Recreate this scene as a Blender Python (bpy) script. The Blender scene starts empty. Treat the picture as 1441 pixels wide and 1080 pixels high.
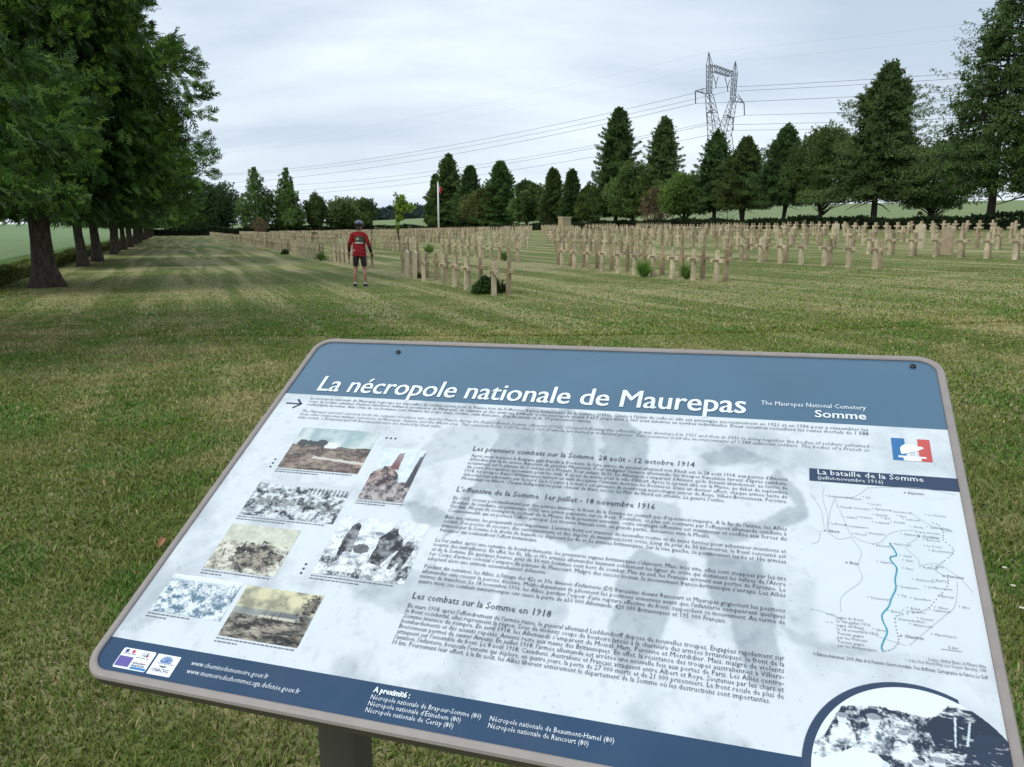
import bpy, bmesh, math, random
import numpy as np
from mathutils import Vector, Matrix
R = math.radians
sc = bpy.context.scene
COL = sc.collection

# ------------------------------------------------------------------ camera
FPX, CX, CY = 1129.3, 720.5, 540.0          # focal length and centre in photo pixels (1441 x 1080)
PITCH = math.atan((540 - 321) / FPX)
EYE = 1.6
cam_d = bpy.data.cameras.new('camera'); cam = bpy.data.objects.new('camera', cam_d); COL.objects.link(cam)
cam.location = (0, 0, EYE); cam.rotation_euler = (R(90) - PITCH, 0, 0)
cam_d.sensor_width = 36; cam_d.lens = 36 * FPX / 1441; cam_d.clip_start = .05; cam_d.clip_end = 8000
sc.camera = cam

# ------------------------------------------------------------------ world and sun
SUN_EL, SUN_AZ = R(54), R(-128)             # azimuth from +Y, positive to the right
world = bpy.data.worlds.new('World'); sc.world = world; world.use_nodes = True
wn, wl = world.node_tree.nodes, world.node_tree.links
wn.clear()
def N(nodes, t, **k):
    n = nodes.new(t)
    for a, v in k.items():
        if a in n.bl_rna.properties and a != 'inputs': setattr(n, a, v)
    return n
out = N(wn, 'ShaderNodeOutputWorld'); bg = N(wn, 'ShaderNodeBackground'); bg.inputs[1].default_value = .1
sky = N(wn, 'ShaderNodeTexSky'); sky.sky_type = 'NISHITA'; sky.sun_disc = False
sky.sun_elevation = SUN_EL; sky.sun_rotation = SUN_AZ; sky.air_density = 1; sky.dust_density = 2
tc = N(wn, 'ShaderNodeTexCoord'); sep = N(wn, 'ShaderNodeSeparateXYZ'); wl.new(tc.outputs['Generated'], sep.inputs[0])
def M(nodes, links, op, a, b=None, clamp=False):
    n = nodes.new('ShaderNodeMath'); n.operation = op; n.use_clamp = clamp
    for i, v in enumerate((a, b)):
        if v is None: continue
        if isinstance(v, (int, float)): n.inputs[i].default_value = v
        else: links.new(v, n.inputs[i])
    return n.outputs[0]
zz = M(wn, wl, 'MAXIMUM', sep.outputs[2], 0.0)
den = M(wn, wl, 'ADD', zz, .22)
comb = N(wn, 'ShaderNodeCombineXYZ')
wl.new(M(wn, wl, 'DIVIDE', sep.outputs[0], den), comb.inputs[0]); wl.new(M(wn, wl, 'DIVIDE', sep.outputs[1], den), comb.inputs[1])
mp = N(wn, 'ShaderNodeMapping'); mp.inputs['Scale'].default_value = (.42, .95, 1); mp.inputs['Location'].default_value = (.9, 1.35, 0)
mp.inputs['Rotation'].default_value = (0, 0, R(-14))
wl.new(comb.outputs[0], mp.inputs[0])
nz = N(wn, 'ShaderNodeTexNoise'); nz.inputs['Scale'].default_value = 1.15; nz.inputs['Detail'].default_value = 5; nz.inputs['Roughness'].default_value = .5
nz.inputs['Distortion'].default_value = .3
wl.new(mp.outputs[0], nz.inputs['Vector'])
cr = N(wn, 'ShaderNodeValToRGB'); wl.new(nz.outputs[0], cr.inputs[0])
cr.color_ramp.elements[0].position = .39; cr.color_ramp.elements[0].color = (.45, .545, .67, 1)
cr.color_ramp.elements[1].position = .62; cr.color_ramp.elements[1].color = (.80, .885, .965, 1)
# paler near the horizon
hz = M(wn, wl, 'POWER', M(wn, wl, 'SUBTRACT', 1.0, zz), 7.0)
mh = N(wn, 'ShaderNodeMix', data_type='RGBA'); wl.new(M(wn, wl, 'MULTIPLY', hz, .62), mh.inputs[0])
wl.new(cr.outputs[0], mh.inputs[6]); mh.inputs[7].default_value = (.82, .90, .97, 1)
up10 = N(wn, 'ShaderNodeVectorMath', operation='SCALE'); up10.inputs[3].default_value = 9.9; wl.new(mh.outputs[2], up10.inputs[0])
mx = N(wn, 'ShaderNodeMix', data_type='RGBA'); mx.inputs[0].default_value = .93
wl.new(sky.outputs[0], mx.inputs[6]); wl.new(up10.outputs[0], mx.inputs[7])
wl.new(mx.outputs[2], bg.inputs[0]); wl.new(bg.outputs[0], out.inputs[0])

sun_d = bpy.data.lights.new('sun', 'SUN'); sun_d.energy = 1.45; sun_d.angle = R(26); sun_d.color = (1, .95, .87)
sun = bpy.data.objects.new('sun', sun_d); COL.objects.link(sun)
sdir = Vector((math.sin(SUN_AZ) * math.cos(SUN_EL), math.cos(SUN_AZ) * math.cos(SUN_EL), math.sin(SUN_EL)))
sun.rotation_euler = sdir.to_track_quat('Z', 'Y').to_euler()
sc.view_settings.view_transform = 'Standard'; sc.view_settings.look = 'None'
sc.view_settings.exposure = 0.27; sc.view_settings.gamma = 1

# ------------------------------------------------------------------ plan of the place
# A = along the grave rows (away from the camera, to the left), B = across them (to the right)
A = np.array([-.38543, .922737]); B = np.array([.922737, .38543])
def ab(a, b): return A * a + B * b
def ray(x, y):
    x = (x - CX) / FPX; y = (y - CY) / FPX
    return np.array([x, math.cos(PITCH) - y * math.sin(PITCH), -math.sin(PITCH) - y * math.cos(PITCH)])
def pg(x, y, z=0.0):
    r = ray(x, y); return r[:2] * (z - EYE) / r[2]
def sstep(x, a, b):
    t = np.clip((x - a) / (b - a), 0, 1); return t * t * (3 - 2 * t)
_bx = [-1e4, 5.5, 8.5, 12.45, 18.2, 24.3, 35, 51.5, 400, 900, 1e4]
_bz = [0, 0, .06, .26, .46, .62, .90, 1.30, 14.4, 17, 17]
def zg(X, Y):
    a = X * A[0] + Y * A[1]; b = X * B[0] + Y * B[1]
    z = np.interp(b, _bx, _bz) * (1 - .6 * sstep(a, 90, 190) * (1 - sstep(b, 60, 300)))
    return z + .0105 * np.clip(a - 182, 0, 340) + .045 * np.sin(X * .21 + 1) * np.sin(Y * .17) * sstep(np.abs(Y), 24, 60)

# ------------------------------------------------------------------ helpers
def tag(o, label=None, cat=None, group=None, kind=None):
    for k, v in (('label', label), ('category', cat), ('group', group), ('kind', kind)):
        if v: o[k] = v
    return o
def link(name, me, mat=None, parent=None, loc=None):
    o = bpy.data.objects.new(name, me); COL.objects.link(o)
    if me is not None and mat is not None and not me.materials:
        for m in (mat if isinstance(mat, (list, tuple)) else [mat]): me.materials.append(m)
    if parent is not None: o.parent = parent
    if loc is not None: o.location = loc
    return o
def empty(name, loc=(0, 0, 0), rz=0):
    o = bpy.data.objects.new(name, None); COL.objects.link(o); o.location = loc; o.rotation_euler = (0, 0, rz)
    o.empty_display_size = .2
    return o
def npmesh(name, V, F, col=None, smooth=False, mi=None):
    """V (n,3); F (m,k) one face size; col (n,3) point colours"""
    V = np.ascontiguousarray(V, dtype=np.float32); F = np.ascontiguousarray(F, dtype=np.int32)
    me = bpy.data.meshes.new(name); n, k = F.shape
    me.vertices.add(len(V)); me.vertices.foreach_set('co', V.ravel())
    me.loops.add(n * k); me.loops.foreach_set('vertex_index', F.ravel())
    me.polygons.add(n); me.polygons.foreach_set('loop_start', np.arange(0, n * k, k, dtype=np.int32))
    if mi is not None: me.polygons.foreach_set('material_index', np.asarray(mi, dtype=np.int32))
    if smooth: me.polygons.foreach_set('use_smooth', np.ones(n, dtype=bool))
    me.update(calc_edges=True)
    if col is not None:
        at = me.color_attributes.new('Col', 'FLOAT_COLOR', 'POINT')
        c = np.ones((len(V), 4), np.float32); c[:, :3] = col
        at.data.foreach_set('color', c.ravel())
    return me
class MB:
    def __init__(s): s.v = []; s.f = []; s.m = []
    def add(s, vs, fs, m=0):
        o = len(s.v); s.v += [tuple(v) for v in vs]; s.f += [tuple(i + o for i in f) for f in fs]; s.m += [m] * len(fs); return s
    def box(s, c, d, mat=None, taper=1.0, m=0):
        x, y, z = d[0] / 2, d[1] / 2, d[2] / 2
        vs = [(sx * x * (taper if sz > 0 else 1), sy * y * (taper if sz > 0 else 1), sz * z) for sz in (-1, 1) for sx, sy in ((-1, -1), (1, -1), (1, 1), (-1, 1))]
        vs = [(Vector(v) if mat is None else mat @ Vector(v)) + Vector(c) for v in vs]
        return s.add(vs, [(3, 2, 1, 0), (4, 5, 6, 7), (0, 1, 5, 4), (1, 2, 6, 5), (2, 3, 7, 6), (3, 0, 4, 7)], m)
    def tube(s, pts, rad, n=8, caps=True, m=0):
        pts = [Vector(p) for p in pts]; rs = rad if isinstance(rad, (list, tuple)) else [rad] * len(pts)
        vs, fs = [], []; prev = None
        for i, p in enumerate(pts):
            t = (pts[min(i + 1, len(pts) - 1)] - pts[max(i - 1, 0)]).normalized()
            if prev is None: u = t.orthogonal().normalized()
            else:
                u = prev - t * prev.dot(t); u = u.normalized() if u.length > 1e-6 else t.orthogonal().normalized()
            prev = u; w = t.cross(u)
            vs += [p + (u * math.cos(2 * math.pi * k / n) + w * math.sin(2 * math.pi * k / n)) * rs[i] for k in range(n)]
        for i in range(len(pts) - 1):
            for k in range(n):
                fs.append((i * n + k, i * n + (k + 1) % n, (i + 1) * n + (k + 1) % n, (i + 1) * n + k))
        if caps: fs += [tuple(range(n))[::-1], tuple(range((len(pts) - 1) * n, len(pts) * n))]
        return s.add(vs, fs, m)
    def mesh(s, name, smooth=False, bevel=0):
        me = bpy.data.meshes.new(name); me.from_pydata(s.v, [], s.f)
        if any(s.m): me.polygons.foreach_set('material_index', s.m)
        bm = bmesh.new(); bm.from_mesh(me); bmesh.ops.recalc_face_normals(bm, faces=bm.faces)
        if bevel: bmesh.ops.bevel(bm, geom=bm.edges[:], offset=bevel, segments=2, affect='EDGES', profile=.6)
        bm.to_mesh(me); bm.free()
        if smooth: me.polygons.foreach_set('use_smooth', [True] * len(me.polygons))
        me.update(); return me
def new_mat(name):
    m = bpy.data.materials.new(name); m.use_nodes = True
    nt = m.node_tree; b = nt.nodes['Principled BSDF']; return m, nt.nodes, nt.links, b
def mat(name, col, rough=.7, metal=0, var=.12, scale=8.0, bump=0.0, spec=.4, stretch=None, col2=None):
    m, n, l, b = new_mat(name)
    t = n.new('ShaderNodeTexCoord'); z = n.new('ShaderNodeTexNoise'); z.inputs['Scale'].default_value = scale; z.inputs['Detail'].default_value = 6
    z.inputs['Roughness'].default_value = .6
    if stretch:
        q = n.new('ShaderNodeMapping'); q.inputs['Scale'].default_value = stretch; l.new(t.outputs['Object'], q.inputs[0]); l.new(q.outputs[0], z.inputs[0])
    else: l.new(t.outputs['Object'], z.inputs[0])
    r = n.new('ShaderNodeValToRGB'); l.new(z.outputs[0], r.inputs[0]); r.color_ramp.elements[0].position = .32; r.color_ramp.elements[1].position = .68
    r.color_ramp.elements[0].color = tuple(c * (1 - var) for c in (col2 or col)) + (1,)
    r.color_ramp.elements[1].color = tuple(min(1, c * (1 + var)) for c in col) + (1,)
    l.new(r.outputs[0], b.inputs['Base Color'])
    b.inputs['Roughness'].default_value = rough; b.inputs['Metallic'].default_value = metal
    b.inputs['Specular IOR Level'].default_value = spec
    if bump:
        q = n.new('ShaderNodeBump'); q.inputs['Strength'].default_value = bump; q.inputs['Distance'].default_value = .02
        l.new(z.outputs[0], q.inputs['Height']); l.new(q.outputs[0], b.inputs['Normal'])
    return m
def vcol_mat(name, rough=.6, spec=.3, trans=0.0, mul=1.0, noise=0.0, nscale=3.0):
    m, n, l, b = new_mat(name)
    a = n.new('ShaderNodeAttribute'); a.attribute_name = 'Col'; src = a.outputs['Color']
    if noise:
        t = n.new('ShaderNodeTexCoord'); z = n.new('ShaderNodeTexNoise'); z.inputs['Scale'].default_value = nscale; l.new(t.outputs['Object'], z.inputs[0])
        mr = n.new('ShaderNodeMapRange'); mr.inputs[1].default_value = .3; mr.inputs[2].default_value = .7
        mr.inputs[3].default_value = 1 - noise; mr.inputs[4].default_value = 1 + noise; l.new(z.outputs[0], mr.inputs[0])
        s = n.new('ShaderNodeVectorMath'); s.operation = 'SCALE'; l.new(src, s.inputs[0]); l.new(mr.outputs[0], s.inputs[3]); src = s.outputs[0]
    l.new(src, b.inputs['Base Color']); b.inputs['Roughness'].default_value = rough; b.inputs['Specular IOR Level'].default_value = spec
    if trans:
        tr = n.new('ShaderNodeBsdfTranslucent'); l.new(src, tr.inputs[0])
        ms = n.new('ShaderNodeMixShader'); ms.inputs[0].default_value = trans
        l.new(b.outputs[0], ms.inputs[1]); l.new(tr.outputs[0], ms.inputs[2]); l.new(ms.outputs[0], n['Material Output'].inputs[0])
    return m
def evaluated(objs):
    """meshes of several temporary objects with their modifiers applied, one depsgraph update"""
    dg = bpy.context.evaluated_depsgraph_get(); dg.update(); res = []
    for o in objs:
        me = bpy.data.meshes.new_from_object(o.evaluated_get(dg)); res.append(me)
    for o in objs:
        d = o.data; bpy.data.objects.remove(o)
        if isinstance(d, bpy.types.Mesh): bpy.data.meshes.remove(d)
        else: bpy.data.curves.remove(d)
    return res
def vnoise(h, w, cells, seed, octaves=4, gain=.5):
    """fractal value noise on an h x w grid, 0..1"""
    rg = np.random.RandomState(seed); acc = np.zeros((h, w)); amp = 1; tot = 0
    cy, cx = cells
    for o in range(octaves):
        g = rg.rand(int(cy) + 3, int(cx) + 3)
        y = np.linspace(0, cy, h); x = np.linspace(0, cx, w); yi = y.astype(int); xi = x.astype(int)
        fy = (y - yi)[:, None]; fx = (x - xi)[None, :]; fy = fy * fy * (3 - 2 * fy); fx = fx * fx * (3 - 2 * fx)
        g00 = g[yi][:, xi]; g01 = g[yi][:, xi + 1]; g10 = g[yi + 1][:, xi]; g11 = g[yi + 1][:, xi + 1]
        acc += amp * ((g00 * (1 - fx) + g01 * fx) * (1 - fy) + (g10 * (1 - fx) + g11 * fx) * fy)
        tot += amp; amp *= gain; cy *= 2; cx *= 2
    return acc / tot
def pmask(poly, U, V):
    inside = np.zeros(U.shape, bool); n = len(poly); j = n - 1
    for i in range(n):
        xi, yi = poly[i]; xj, yj = poly[j]
        c = ((yi > V) != (yj > V)) & (U < (xj - xi) * (V - yi) / ((yj - yi) + 1e-12) + xi)
        inside ^= c; j = i
    return inside.astype(float)
def blur(img, n):
    for _ in range(n):
        p = np.pad(img, 1, mode='edge'); img = (p[1:-1, 1:-1] * 2 + p[:-2, 1:-1] + p[2:, 1:-1] + p[1:-1, :-2] + p[1:-1, 2:]) / 6
    return img
#@@GROUND
# ------------------------------------------------------------------ ground
def grass_mat(name, green, dry, stripes=1.0, dark=(.035, .05, .016)):
    m, n, l, b = new_mat(name)
    t = n.new('ShaderNodeTexCoord')
    def noise(scale, stretch, rot, detail=5, rough=.6, dist=0):
        q = n.new('ShaderNodeMapping'); q.vector_type = 'POINT'; q.inputs['Scale'].default_value = stretch
        q0 = n.new('ShaderNodeMapping'); q0.inputs['Rotation'].default_value = (0, 0, rot)
        l.new(t.outputs['Object'], q0.inputs[0]); l.new(q0.outputs[0], q.inputs[0])
        z = n.new('ShaderNodeTexNoise'); z.inputs['Scale'].default_value = scale; z.inputs['Detail'].default_value = detail
        z.inputs['Roughness'].default_value = rough; z.inputs['Distortion'].default_value = dist; l.new(q.outputs[0], z.inputs[0]); return z.outputs[0]
    def rng(v, lo, hi):
        r = n.new('ShaderNodeMapRange'); r.inputs[1].default_value = lo; r.inputs[2].default_value = hi; l.new(v, r.inputs[0]); return r.outputs[0]
    def mix(f, c1, c2):
        x = n.new('ShaderNodeMix'); x.data_type = 'RGBA'; l.new(f, x.inputs[0])
        for s, c in ((6, c1), (7, c2)):
            if isinstance(c, tuple): x.inputs[s].default_value = c + (1,)
            else: l.new(c, x.inputs[s])
        return x.outputs[2]
    rA = -math.atan2(A[1], A[0])             # x' runs along the rows
    big = noise(.16, (1, 1, 1), .3, 4)
    streak = noise(1.25, (.05, 1.0, 1), rA, 4, .60, .25)      # mowing lines along the rows
    cross = noise(.55, (1.0, .28, 1), rA, 5, .6, .6)       # patches across them
    fine = noise(9.0, (1, 1, 1), 0, 6, .7); vf = noise(70.0, (1, 1, 1), 0, 4, .7)
    base = mix(rng(big, .35, .65), tuple(c * .82 for c in green), tuple(c * 1.12 for c in green))
    s = M(n, l, 'MULTIPLY', rng(streak, .46, .58), stripes)
    base = mix(M(n, l, 'MULTIPLY', s, .68, True), base, dry)
    base = mix(M(n, l, 'MULTIPLY', rng(cross, .54, .70), .50 * stripes, True), base, tuple(c * 1.08 for c in dry))
    base = mix(M(n, l, 'MULTIPLY', rng(fine, .62, .36), .30, True), base, dark)
    base = mix(M(n, l, 'MULTIPLY', rng(vf, .62, .38), .22, True), base, dark)
    l.new(base, b.inputs['Base Color']); b.inputs['Roughness'].default_value = .9; b.inputs['Specular IOR Level'].default_value = .15
    bp = n.new('ShaderNodeBump'); bp.inputs['Strength'].default_value = .5; bp.inputs['Distance'].default_value = .03
    l.new(M(n, l, 'ADD', fine, vf), bp.inputs['Height']); l.new(bp.outputs[0], b.inputs['Normal'])
    return m
m_lawn = grass_mat('lawn_turf', (.160, .200, .054), (.50, .435, .23))
m_verge = grass_mat('verge_turf', (.10, .19, .035), (.15, .22, .05), .4)
m_fieldl = grass_mat('young_wheat', (.19, .27, .12), (.26, .34, .17), .7, (.09, .15, .06))
m_fieldr = grass_mat('green_crop', (.20, .26, .11), (.28, .33, .16), .7, (.11, .155, .06))
AL = sorted(set([-300, -120, -40, -8, 182, 190] + list(np.arange(0, 100, 2.5)) + list(np.arange(100, 182, 5)) + [200, 220, 250, 290, 340, 400, 470, 522, 600, 800, 1200, 2000, 3200]))
BL = sorted(set([-1800, -900, -400, -150, -60, -30, -16, -11, -8, -6.5, -4.9, 5.5, 8.5, 12.45, 18.2, 24.3, 35, 51.5, 57.5] + list(np.arange(-4, 57, 2.5)) + [60, 65, 75, 90, 110, 140, 180, 230, 300, 400, 550, 700, 900, 1400, 2400]))
def zone(a, b):
    if a < -40 or a > 182 or b > 57.5: return 3 if (b > -4.9) else 2
    if b < -8: return 2
    if b < -4.9: return 1
    return 0
cells = {0: [], 1: [], 2: [], 3: []}
for i in range(len(AL) - 1):
    for j in range(len(BL) - 1):
        cells[zone((AL[i] + AL[i + 1]) / 2, (BL[j] + BL[j + 1]) / 2)].append((i, j))
for zi, (nm, mt) in enumerate((('lawn', m_lawn), ('grass_verge', m_verge), ('wheat_field', m_fieldl), ('crop_field', m_fieldr))):
    vs, fs, idx = [], [], {}
    for i, j in cells[zi]:
        q = []
        for (ii, jj) in ((i, j), (i, j + 1), (i + 1, j + 1), (i + 1, j)):
            if (ii, jj) not in idx:
                p = ab(AL[ii], BL[jj]); idx[(ii, jj)] = len(vs); vs.append((p[0], p[1], float(zg(p[0], p[1]))))
            q.append(idx[(ii, jj)])
        fs.append(tuple(q[::-1]))
    me = bpy.data.meshes.new(nm); me.from_pydata(vs, [], fs)
    bm = bmesh.new(); bm.from_mesh(me); bmesh.ops.recalc_face_normals(bm, faces=bm.faces)
    if sum(f.normal.z for f in bm.faces) < 0: bmesh.ops.reverse_faces(bm, faces=bm.faces)
    bm.to_mesh(me); bm.free(); me.polygons.foreach_set('use_smooth', [True] * len(me.polygons))
    tag(link(nm, me, mt), kind='structure')

# grass blades, real geometry, thinning out with distance
def gpatch(X, Y, f1, f2, ph):
    return np.sin(X * f1 + 1.3 * np.sin(Y * f2 + ph)) * np.sin(Y * f1 * .9 + 1.7 * np.sin(X * f2 * 1.1 + ph * 2))
def build_grass():
    rg = np.random.RandomState(5)
    P, S = [], []
    for (y0, y1, n, hs, ws, pw) in ((1.2, 3.6, 140000, 1.0, 1.0, 1), (3.6, 6.5, 130000, 1.05, 1.4, 1), (6.5, 12, 120000, 1.1, 2.2, 1), (12, 30, 120000, 1.1, 3.6, 1.9)):
        Y = y0 + (y1 - y0) * rg.rand(n) ** pw; hw = .76 * Y + .8
        X = (rg.rand(n) * 2 - 1) * hw
        a = X * A[0] + Y * A[1]; b = X * B[0] + Y * B[1]
        k = b > -4.6
        P.append(np.stack([X[k], Y[k]], 1)); S.append(np.stack([hs * (1 - .35 * sstep(Y[k], 14, 30)), np.full(k.sum(), ws)], 1))
    P = np.concatenate(P); S = np.concatenate(S); n = len(P)
    X, Y = P[:, 0], P[:, 1]; Z = zg(X, Y)
    clump = .5 + .5 * gpatch(X, Y, 3.1, 1.7, .4); clump2 = .5 + .5 * gpatch(X, Y, 9, 5, 1.1)
    h = (.013 + .022 * rg.rand(n) ** 1.5 + .016 * clump * clump2) * S[:, 0]
    w = (.0022 + .0018 * rg.rand(n)) * S[:, 1]
    th = rg.rand(n) * 2 * np.pi; lean = (.25 + 1.0 * rg.rand(n)) * h
    dx, dy = np.cos(th), np.sin(th)
    ph = th + np.pi / 2 + (rg.rand(n) - .5) * 1.4; sx, sy = np.cos(ph) * w, np.sin(ph) * w
    base = np.stack([X, Y, Z - .004], 1)
    V = np.empty((n, 5, 3))
    V[:, 0] = base - np.stack([sx, sy, 0 * sx], 1); V[:, 1] = base + np.stack([sx, sy, 0 * sx], 1)
    mid = base + np.stack([dx * lean * .35, dy * lean * .35, h * .62], 1)
    V[:, 2] = mid + np.stack([sx, sy, 0 * sx], 1) * .75; V[:, 3] = mid - np.stack([sx, sy, 0 * sx], 1) * .75
    V[:, 4] = base + np.stack([dx * lean, dy * lean, h], 1)
    o = (np.arange(n) * 5)[:, None]
    F = np.concatenate([o + [0, 1, 2], o + [0, 2, 3], o + [3, 2, 4]])
    a = X * A[0] + Y * A[1]; b = X * B[0] + Y * B[1]
    warp = .8 * gpatch(X, Y, .9, .5, 3.0)
    dryf = .5 + .42 * gpatch(b + warp, a * .30, 1.6, .8, 2.0) + .34 * gpatch(X + warp, Y * 1.6, 2.1, 1.3, .7) + .22 * gpatch(X, Y, 6.0, 3.1, 1.9) + (rg.rand(n) - .5) * .55
    dryf = np.clip((dryf - .38) * 1.25, 0, 1) ** 1.3
    dry_single = (rg.rand(n) < .10)
    dryf = np.clip(np.where(dry_single, .95, dryf * .80 * (.55 + .45 * sstep(Y, 2.0, 6.5))), 0, 1)[:, None]
    g = np.array([.122, .182, .034]) * (0.55 + .85 * rg.rand(n))[:, None] + np.array([.05, .04, .0]) * rg.rand(n)[:, None]
    g = np.where((clump > .62)[:, None], g * np.array([.75, 1.02, .85]), g)
    C = g * (1 - dryf) + np.array([.47, .385, .18]) * (.65 + .55 * rg.rand(n))[:, None] * dryf
    C *= (1 + .30 * sstep(Y, 4, 14))[:, None]
    me = npmesh('grass', V.reshape(-1, 3), F, np.repeat(C, 5, 0))
    tag(link('grass', me, vcol_mat('grass_blades', .6, .25, .25)), 'short mown grass of the cemetery lawn', 'grass', kind='stuff')
build_grass()
#@@PANEL
# ------------------------------------------------------------------ information panel
PW, PH = 1.2, .8
P_TL = Vector((-.41379, 1.70996, 1.36904)); P_V1 = Vector((.951628, -.306914, .014398)); P_V2 = Vector((.260696, .83135, .49081))
P_N = P_V1.cross(P_V2).normalized()
PM = Matrix(((P_V1.x, P_V2.x, P_N.x, P_TL.x), (P_V1.y, P_V2.y, P_N.y, P_TL.y), (P_V1.z, P_V2.z, P_N.z, P_TL.z), (0, 0, 0, 1)))
# panel coordinates: u to the right, v downwards from the top-left corner, h above the face
def pl(u, v, h=0.0): return (u, -v, h)
def uv(x, y):
    r = Vector(ray(x, y)); o = Vector((0, 0, EYE)); t = (P_TL - o).dot(P_N) / r.dot(P_N); q = o + r * t - P_TL
    return q.dot(P_V1), -q.dot(P_V2)
base_uv = (.6, .4)
gx = P_TL + P_V1 * .6 - P_V2 * .4
panel = empty('information_panel', (gx.x, gx.y, 0))
tag(panel, 'large tilted information panel titled La nécropole nationale de Maurepas on posts', 'information panel')
PL = Matrix.Translation((-gx.x, -gx.y, 0)) @ PM
def ppart(name, me, m, parent=None):
    o = link(name, me, m, parent or panel); 
    if parent is None: o.matrix_local = PL
    return o
def gloss(name, col, rough=.22, spec=.5, coat=0.0, vc=False, dirt=.10):
    m, n, l, b = new_mat(name)
    t = n.new('ShaderNodeTexCoord'); z = n.new('ShaderNodeTexNoise'); z.inputs['Scale'].default_value = 5; z.inputs['Detail'].default_value = 5; l.new(t.outputs['Object'], z.inputs[0])
    mr = n.new('ShaderNodeMapRange'); mr.inputs[1].default_value = .3; mr.inputs[2].default_value = .7; mr.inputs[3].default_value = 1 - dirt; mr.inputs[4].default_value = 1 + dirt
    l.new(z.outputs[0], mr.inputs[0])
    s = n.new('ShaderNodeVectorMath'); s.operation = 'SCALE'; l.new(mr.outputs[0], s.inputs[3])
    if vc:
        a = n.new('ShaderNodeAttribute'); a.attribute_name = 'Col'; l.new(a.outputs['Color'], s.inputs[0])
    else: s.inputs[0].default_value = col
    l.new(s.outputs[0], b.inputs['Base Color'])
    r2 = n.new('ShaderNodeMapRange'); r2.inputs[1].default_value = .3; r2.inputs[2].default_value = .7; r2.inputs[3].default_value = rough * .75; r2.inputs[4].default_value = rough * 1.35
    z2 = n.new('ShaderNodeTexNoise'); z2.inputs['Scale'].default_value = 14; z2.inputs['Detail'].default_value = 6; l.new(t.outputs['Object'], z2.inputs[0])
    l.new(z2.outputs[0], r2.inputs[0]); l.new(r2.outputs[0], b.inputs['Roughness'])
    b.inputs['Specular IOR Level'].default_value = spec; b.inputs['Coat Weight'].default_value = coat; b.inputs['Coat Roughness'].default_value = .12
    return m
m_frame = mat('frame_paint', (.31, .275, .255), .5, .0, .07, 30, .05, .5)
m_post_and_lip_shade = mat('post_paint_and_lip_shade', (.085, .075, .065), .5, .0, .08, 20, .03, .5)
m_head = gloss('header_print', (.078, .160, .240), .20, .55, .35, dirt=.06)
m_foot = gloss('footer_print', (.020, .060, .125), .22, .5, .15)
m_barm = gloss('bar_print', (.032, .058, .110), .22, .5, .2)
m_sheet = gloss('sheet_print', (1, 1, 1), .22, .5, .2, vc=True, dirt=.02)
m_ink = gloss('dark_ink', (.045, .055, .075), .3)
m_ink2 = gloss('grey_ink', (.16, .19, .22), .3)
m_white = gloss('white_ink', (.84, .90, .93), .3)
m_blueink = gloss('river_ink', (.05, .36, .50), .3)
m_bolt = mat('bolt_steel', (.05, .05, .05), .4, .6)

def rrect(u0, v0, u1, v1, r, seg=8, rs=None):
    rs = rs or (r, r, r, r); pts = []
    for (cu, cv, s, rr) in ((u0, v0, 180, rs[0]), (u1, v0, 270, rs[1]), (u1, v1, 0, rs[2]), (u0, v1, 90, rs[3])):
        if rr <= 0: pts.append((cu, cv)); continue
        cu += rr if s in (180, 90) else -rr; cv += rr if s in (180, 270) else -rr
        for k in range(seg + 1):
            an = R(s + 90 * k / seg); pts.append((cu + math.cos(an) * rr, cv + math.sin(an) * rr))
    return pts
def flat_mesh(name, polys, h=0.0, mi=None):
    me = bpy.data.meshes.new(name); vs, fs = [], []
    for p in polys:
        o = len(vs); vs += [pl(u, v, h) for u, v in p]; fs.append(tuple(range(o, o + len(p))))
    me.from_pydata(vs, [], fs)
    bm = bmesh.new(); bm.from_mesh(me)
    for f in bm.faces:
        f.normal_update()
        if f.normal.z < 0: f.normal_flip()
    big = [f for f in bm.faces if len(f.verts) > 4]
    bmesh.ops.triangulate(bm, faces=big); bm.to_mesh(me); bm.free()
    return me
def stroke_polys(pts, w):
    res = []
    for (p, q) in zip(pts[:-1], pts[1:]):
        d = math.hypot(q[0] - p[0], q[1] - p[1]) or 1e-9; nx, ny = -(q[1] - p[1]) / d * w / 2, (q[0] - p[0]) / d * w / 2
        ex, ey = (q[0] - p[0]) / d * w * .3, (q[1] - p[1]) / d * w * .3
        res.append([(p[0] + nx - ex, p[1] + ny - ey), (q[0] + nx + ex, q[1] + ny + ey), (q[0] - nx + ex, q[1] - ny + ey), (p[0] - nx - ex, p[1] - ny - ey)])
    return res
def disc(u, v, r, n=10): return [(u + r * math.cos(2 * math.pi * k / n), v + r * math.sin(2 * math.pi * k / n)) for k in range(n)]

# frame: a shallow metal tray with a raised rim
def frame_mesh():
    prof = [(.012, -.030), (.0005, -.018), (.0, -.003), (.0025, 0.0005), (.0105, .0012), (.0125, -.0005), (.0125, -.004)]
    mb = MB(); seg = 10; rings = []
    for (ins, h) in prof:
        pts = rrect(ins, ins, PW - ins, PH - ins - (.001 if ins > .003 else 0), max(.042 - ins, .026), seg)
        rings.append(len(mb.v)); mb.v += [pl(u, v, h) for u, v in pts]; n = len(pts)
    for a, b in zip(rings[:-1], rings[1:]):
        for k in range(n): mb.f.append((a + k, a + (k + 1) % n, b + (k + 1) % n, b + k)); mb.m.append(1 if b <= rings[2] else 0)  # lower side faces take the dark material: shade under the lip put into colour
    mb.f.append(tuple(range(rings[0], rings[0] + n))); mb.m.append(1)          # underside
    mb.f.append(tuple(range(rings[-1], rings[-1] + n))); mb.m.append(0)
    return mb.mesh('frame')
ppart('frame', frame_mesh(), [m_frame, m_post_and_lip_shade])
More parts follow.
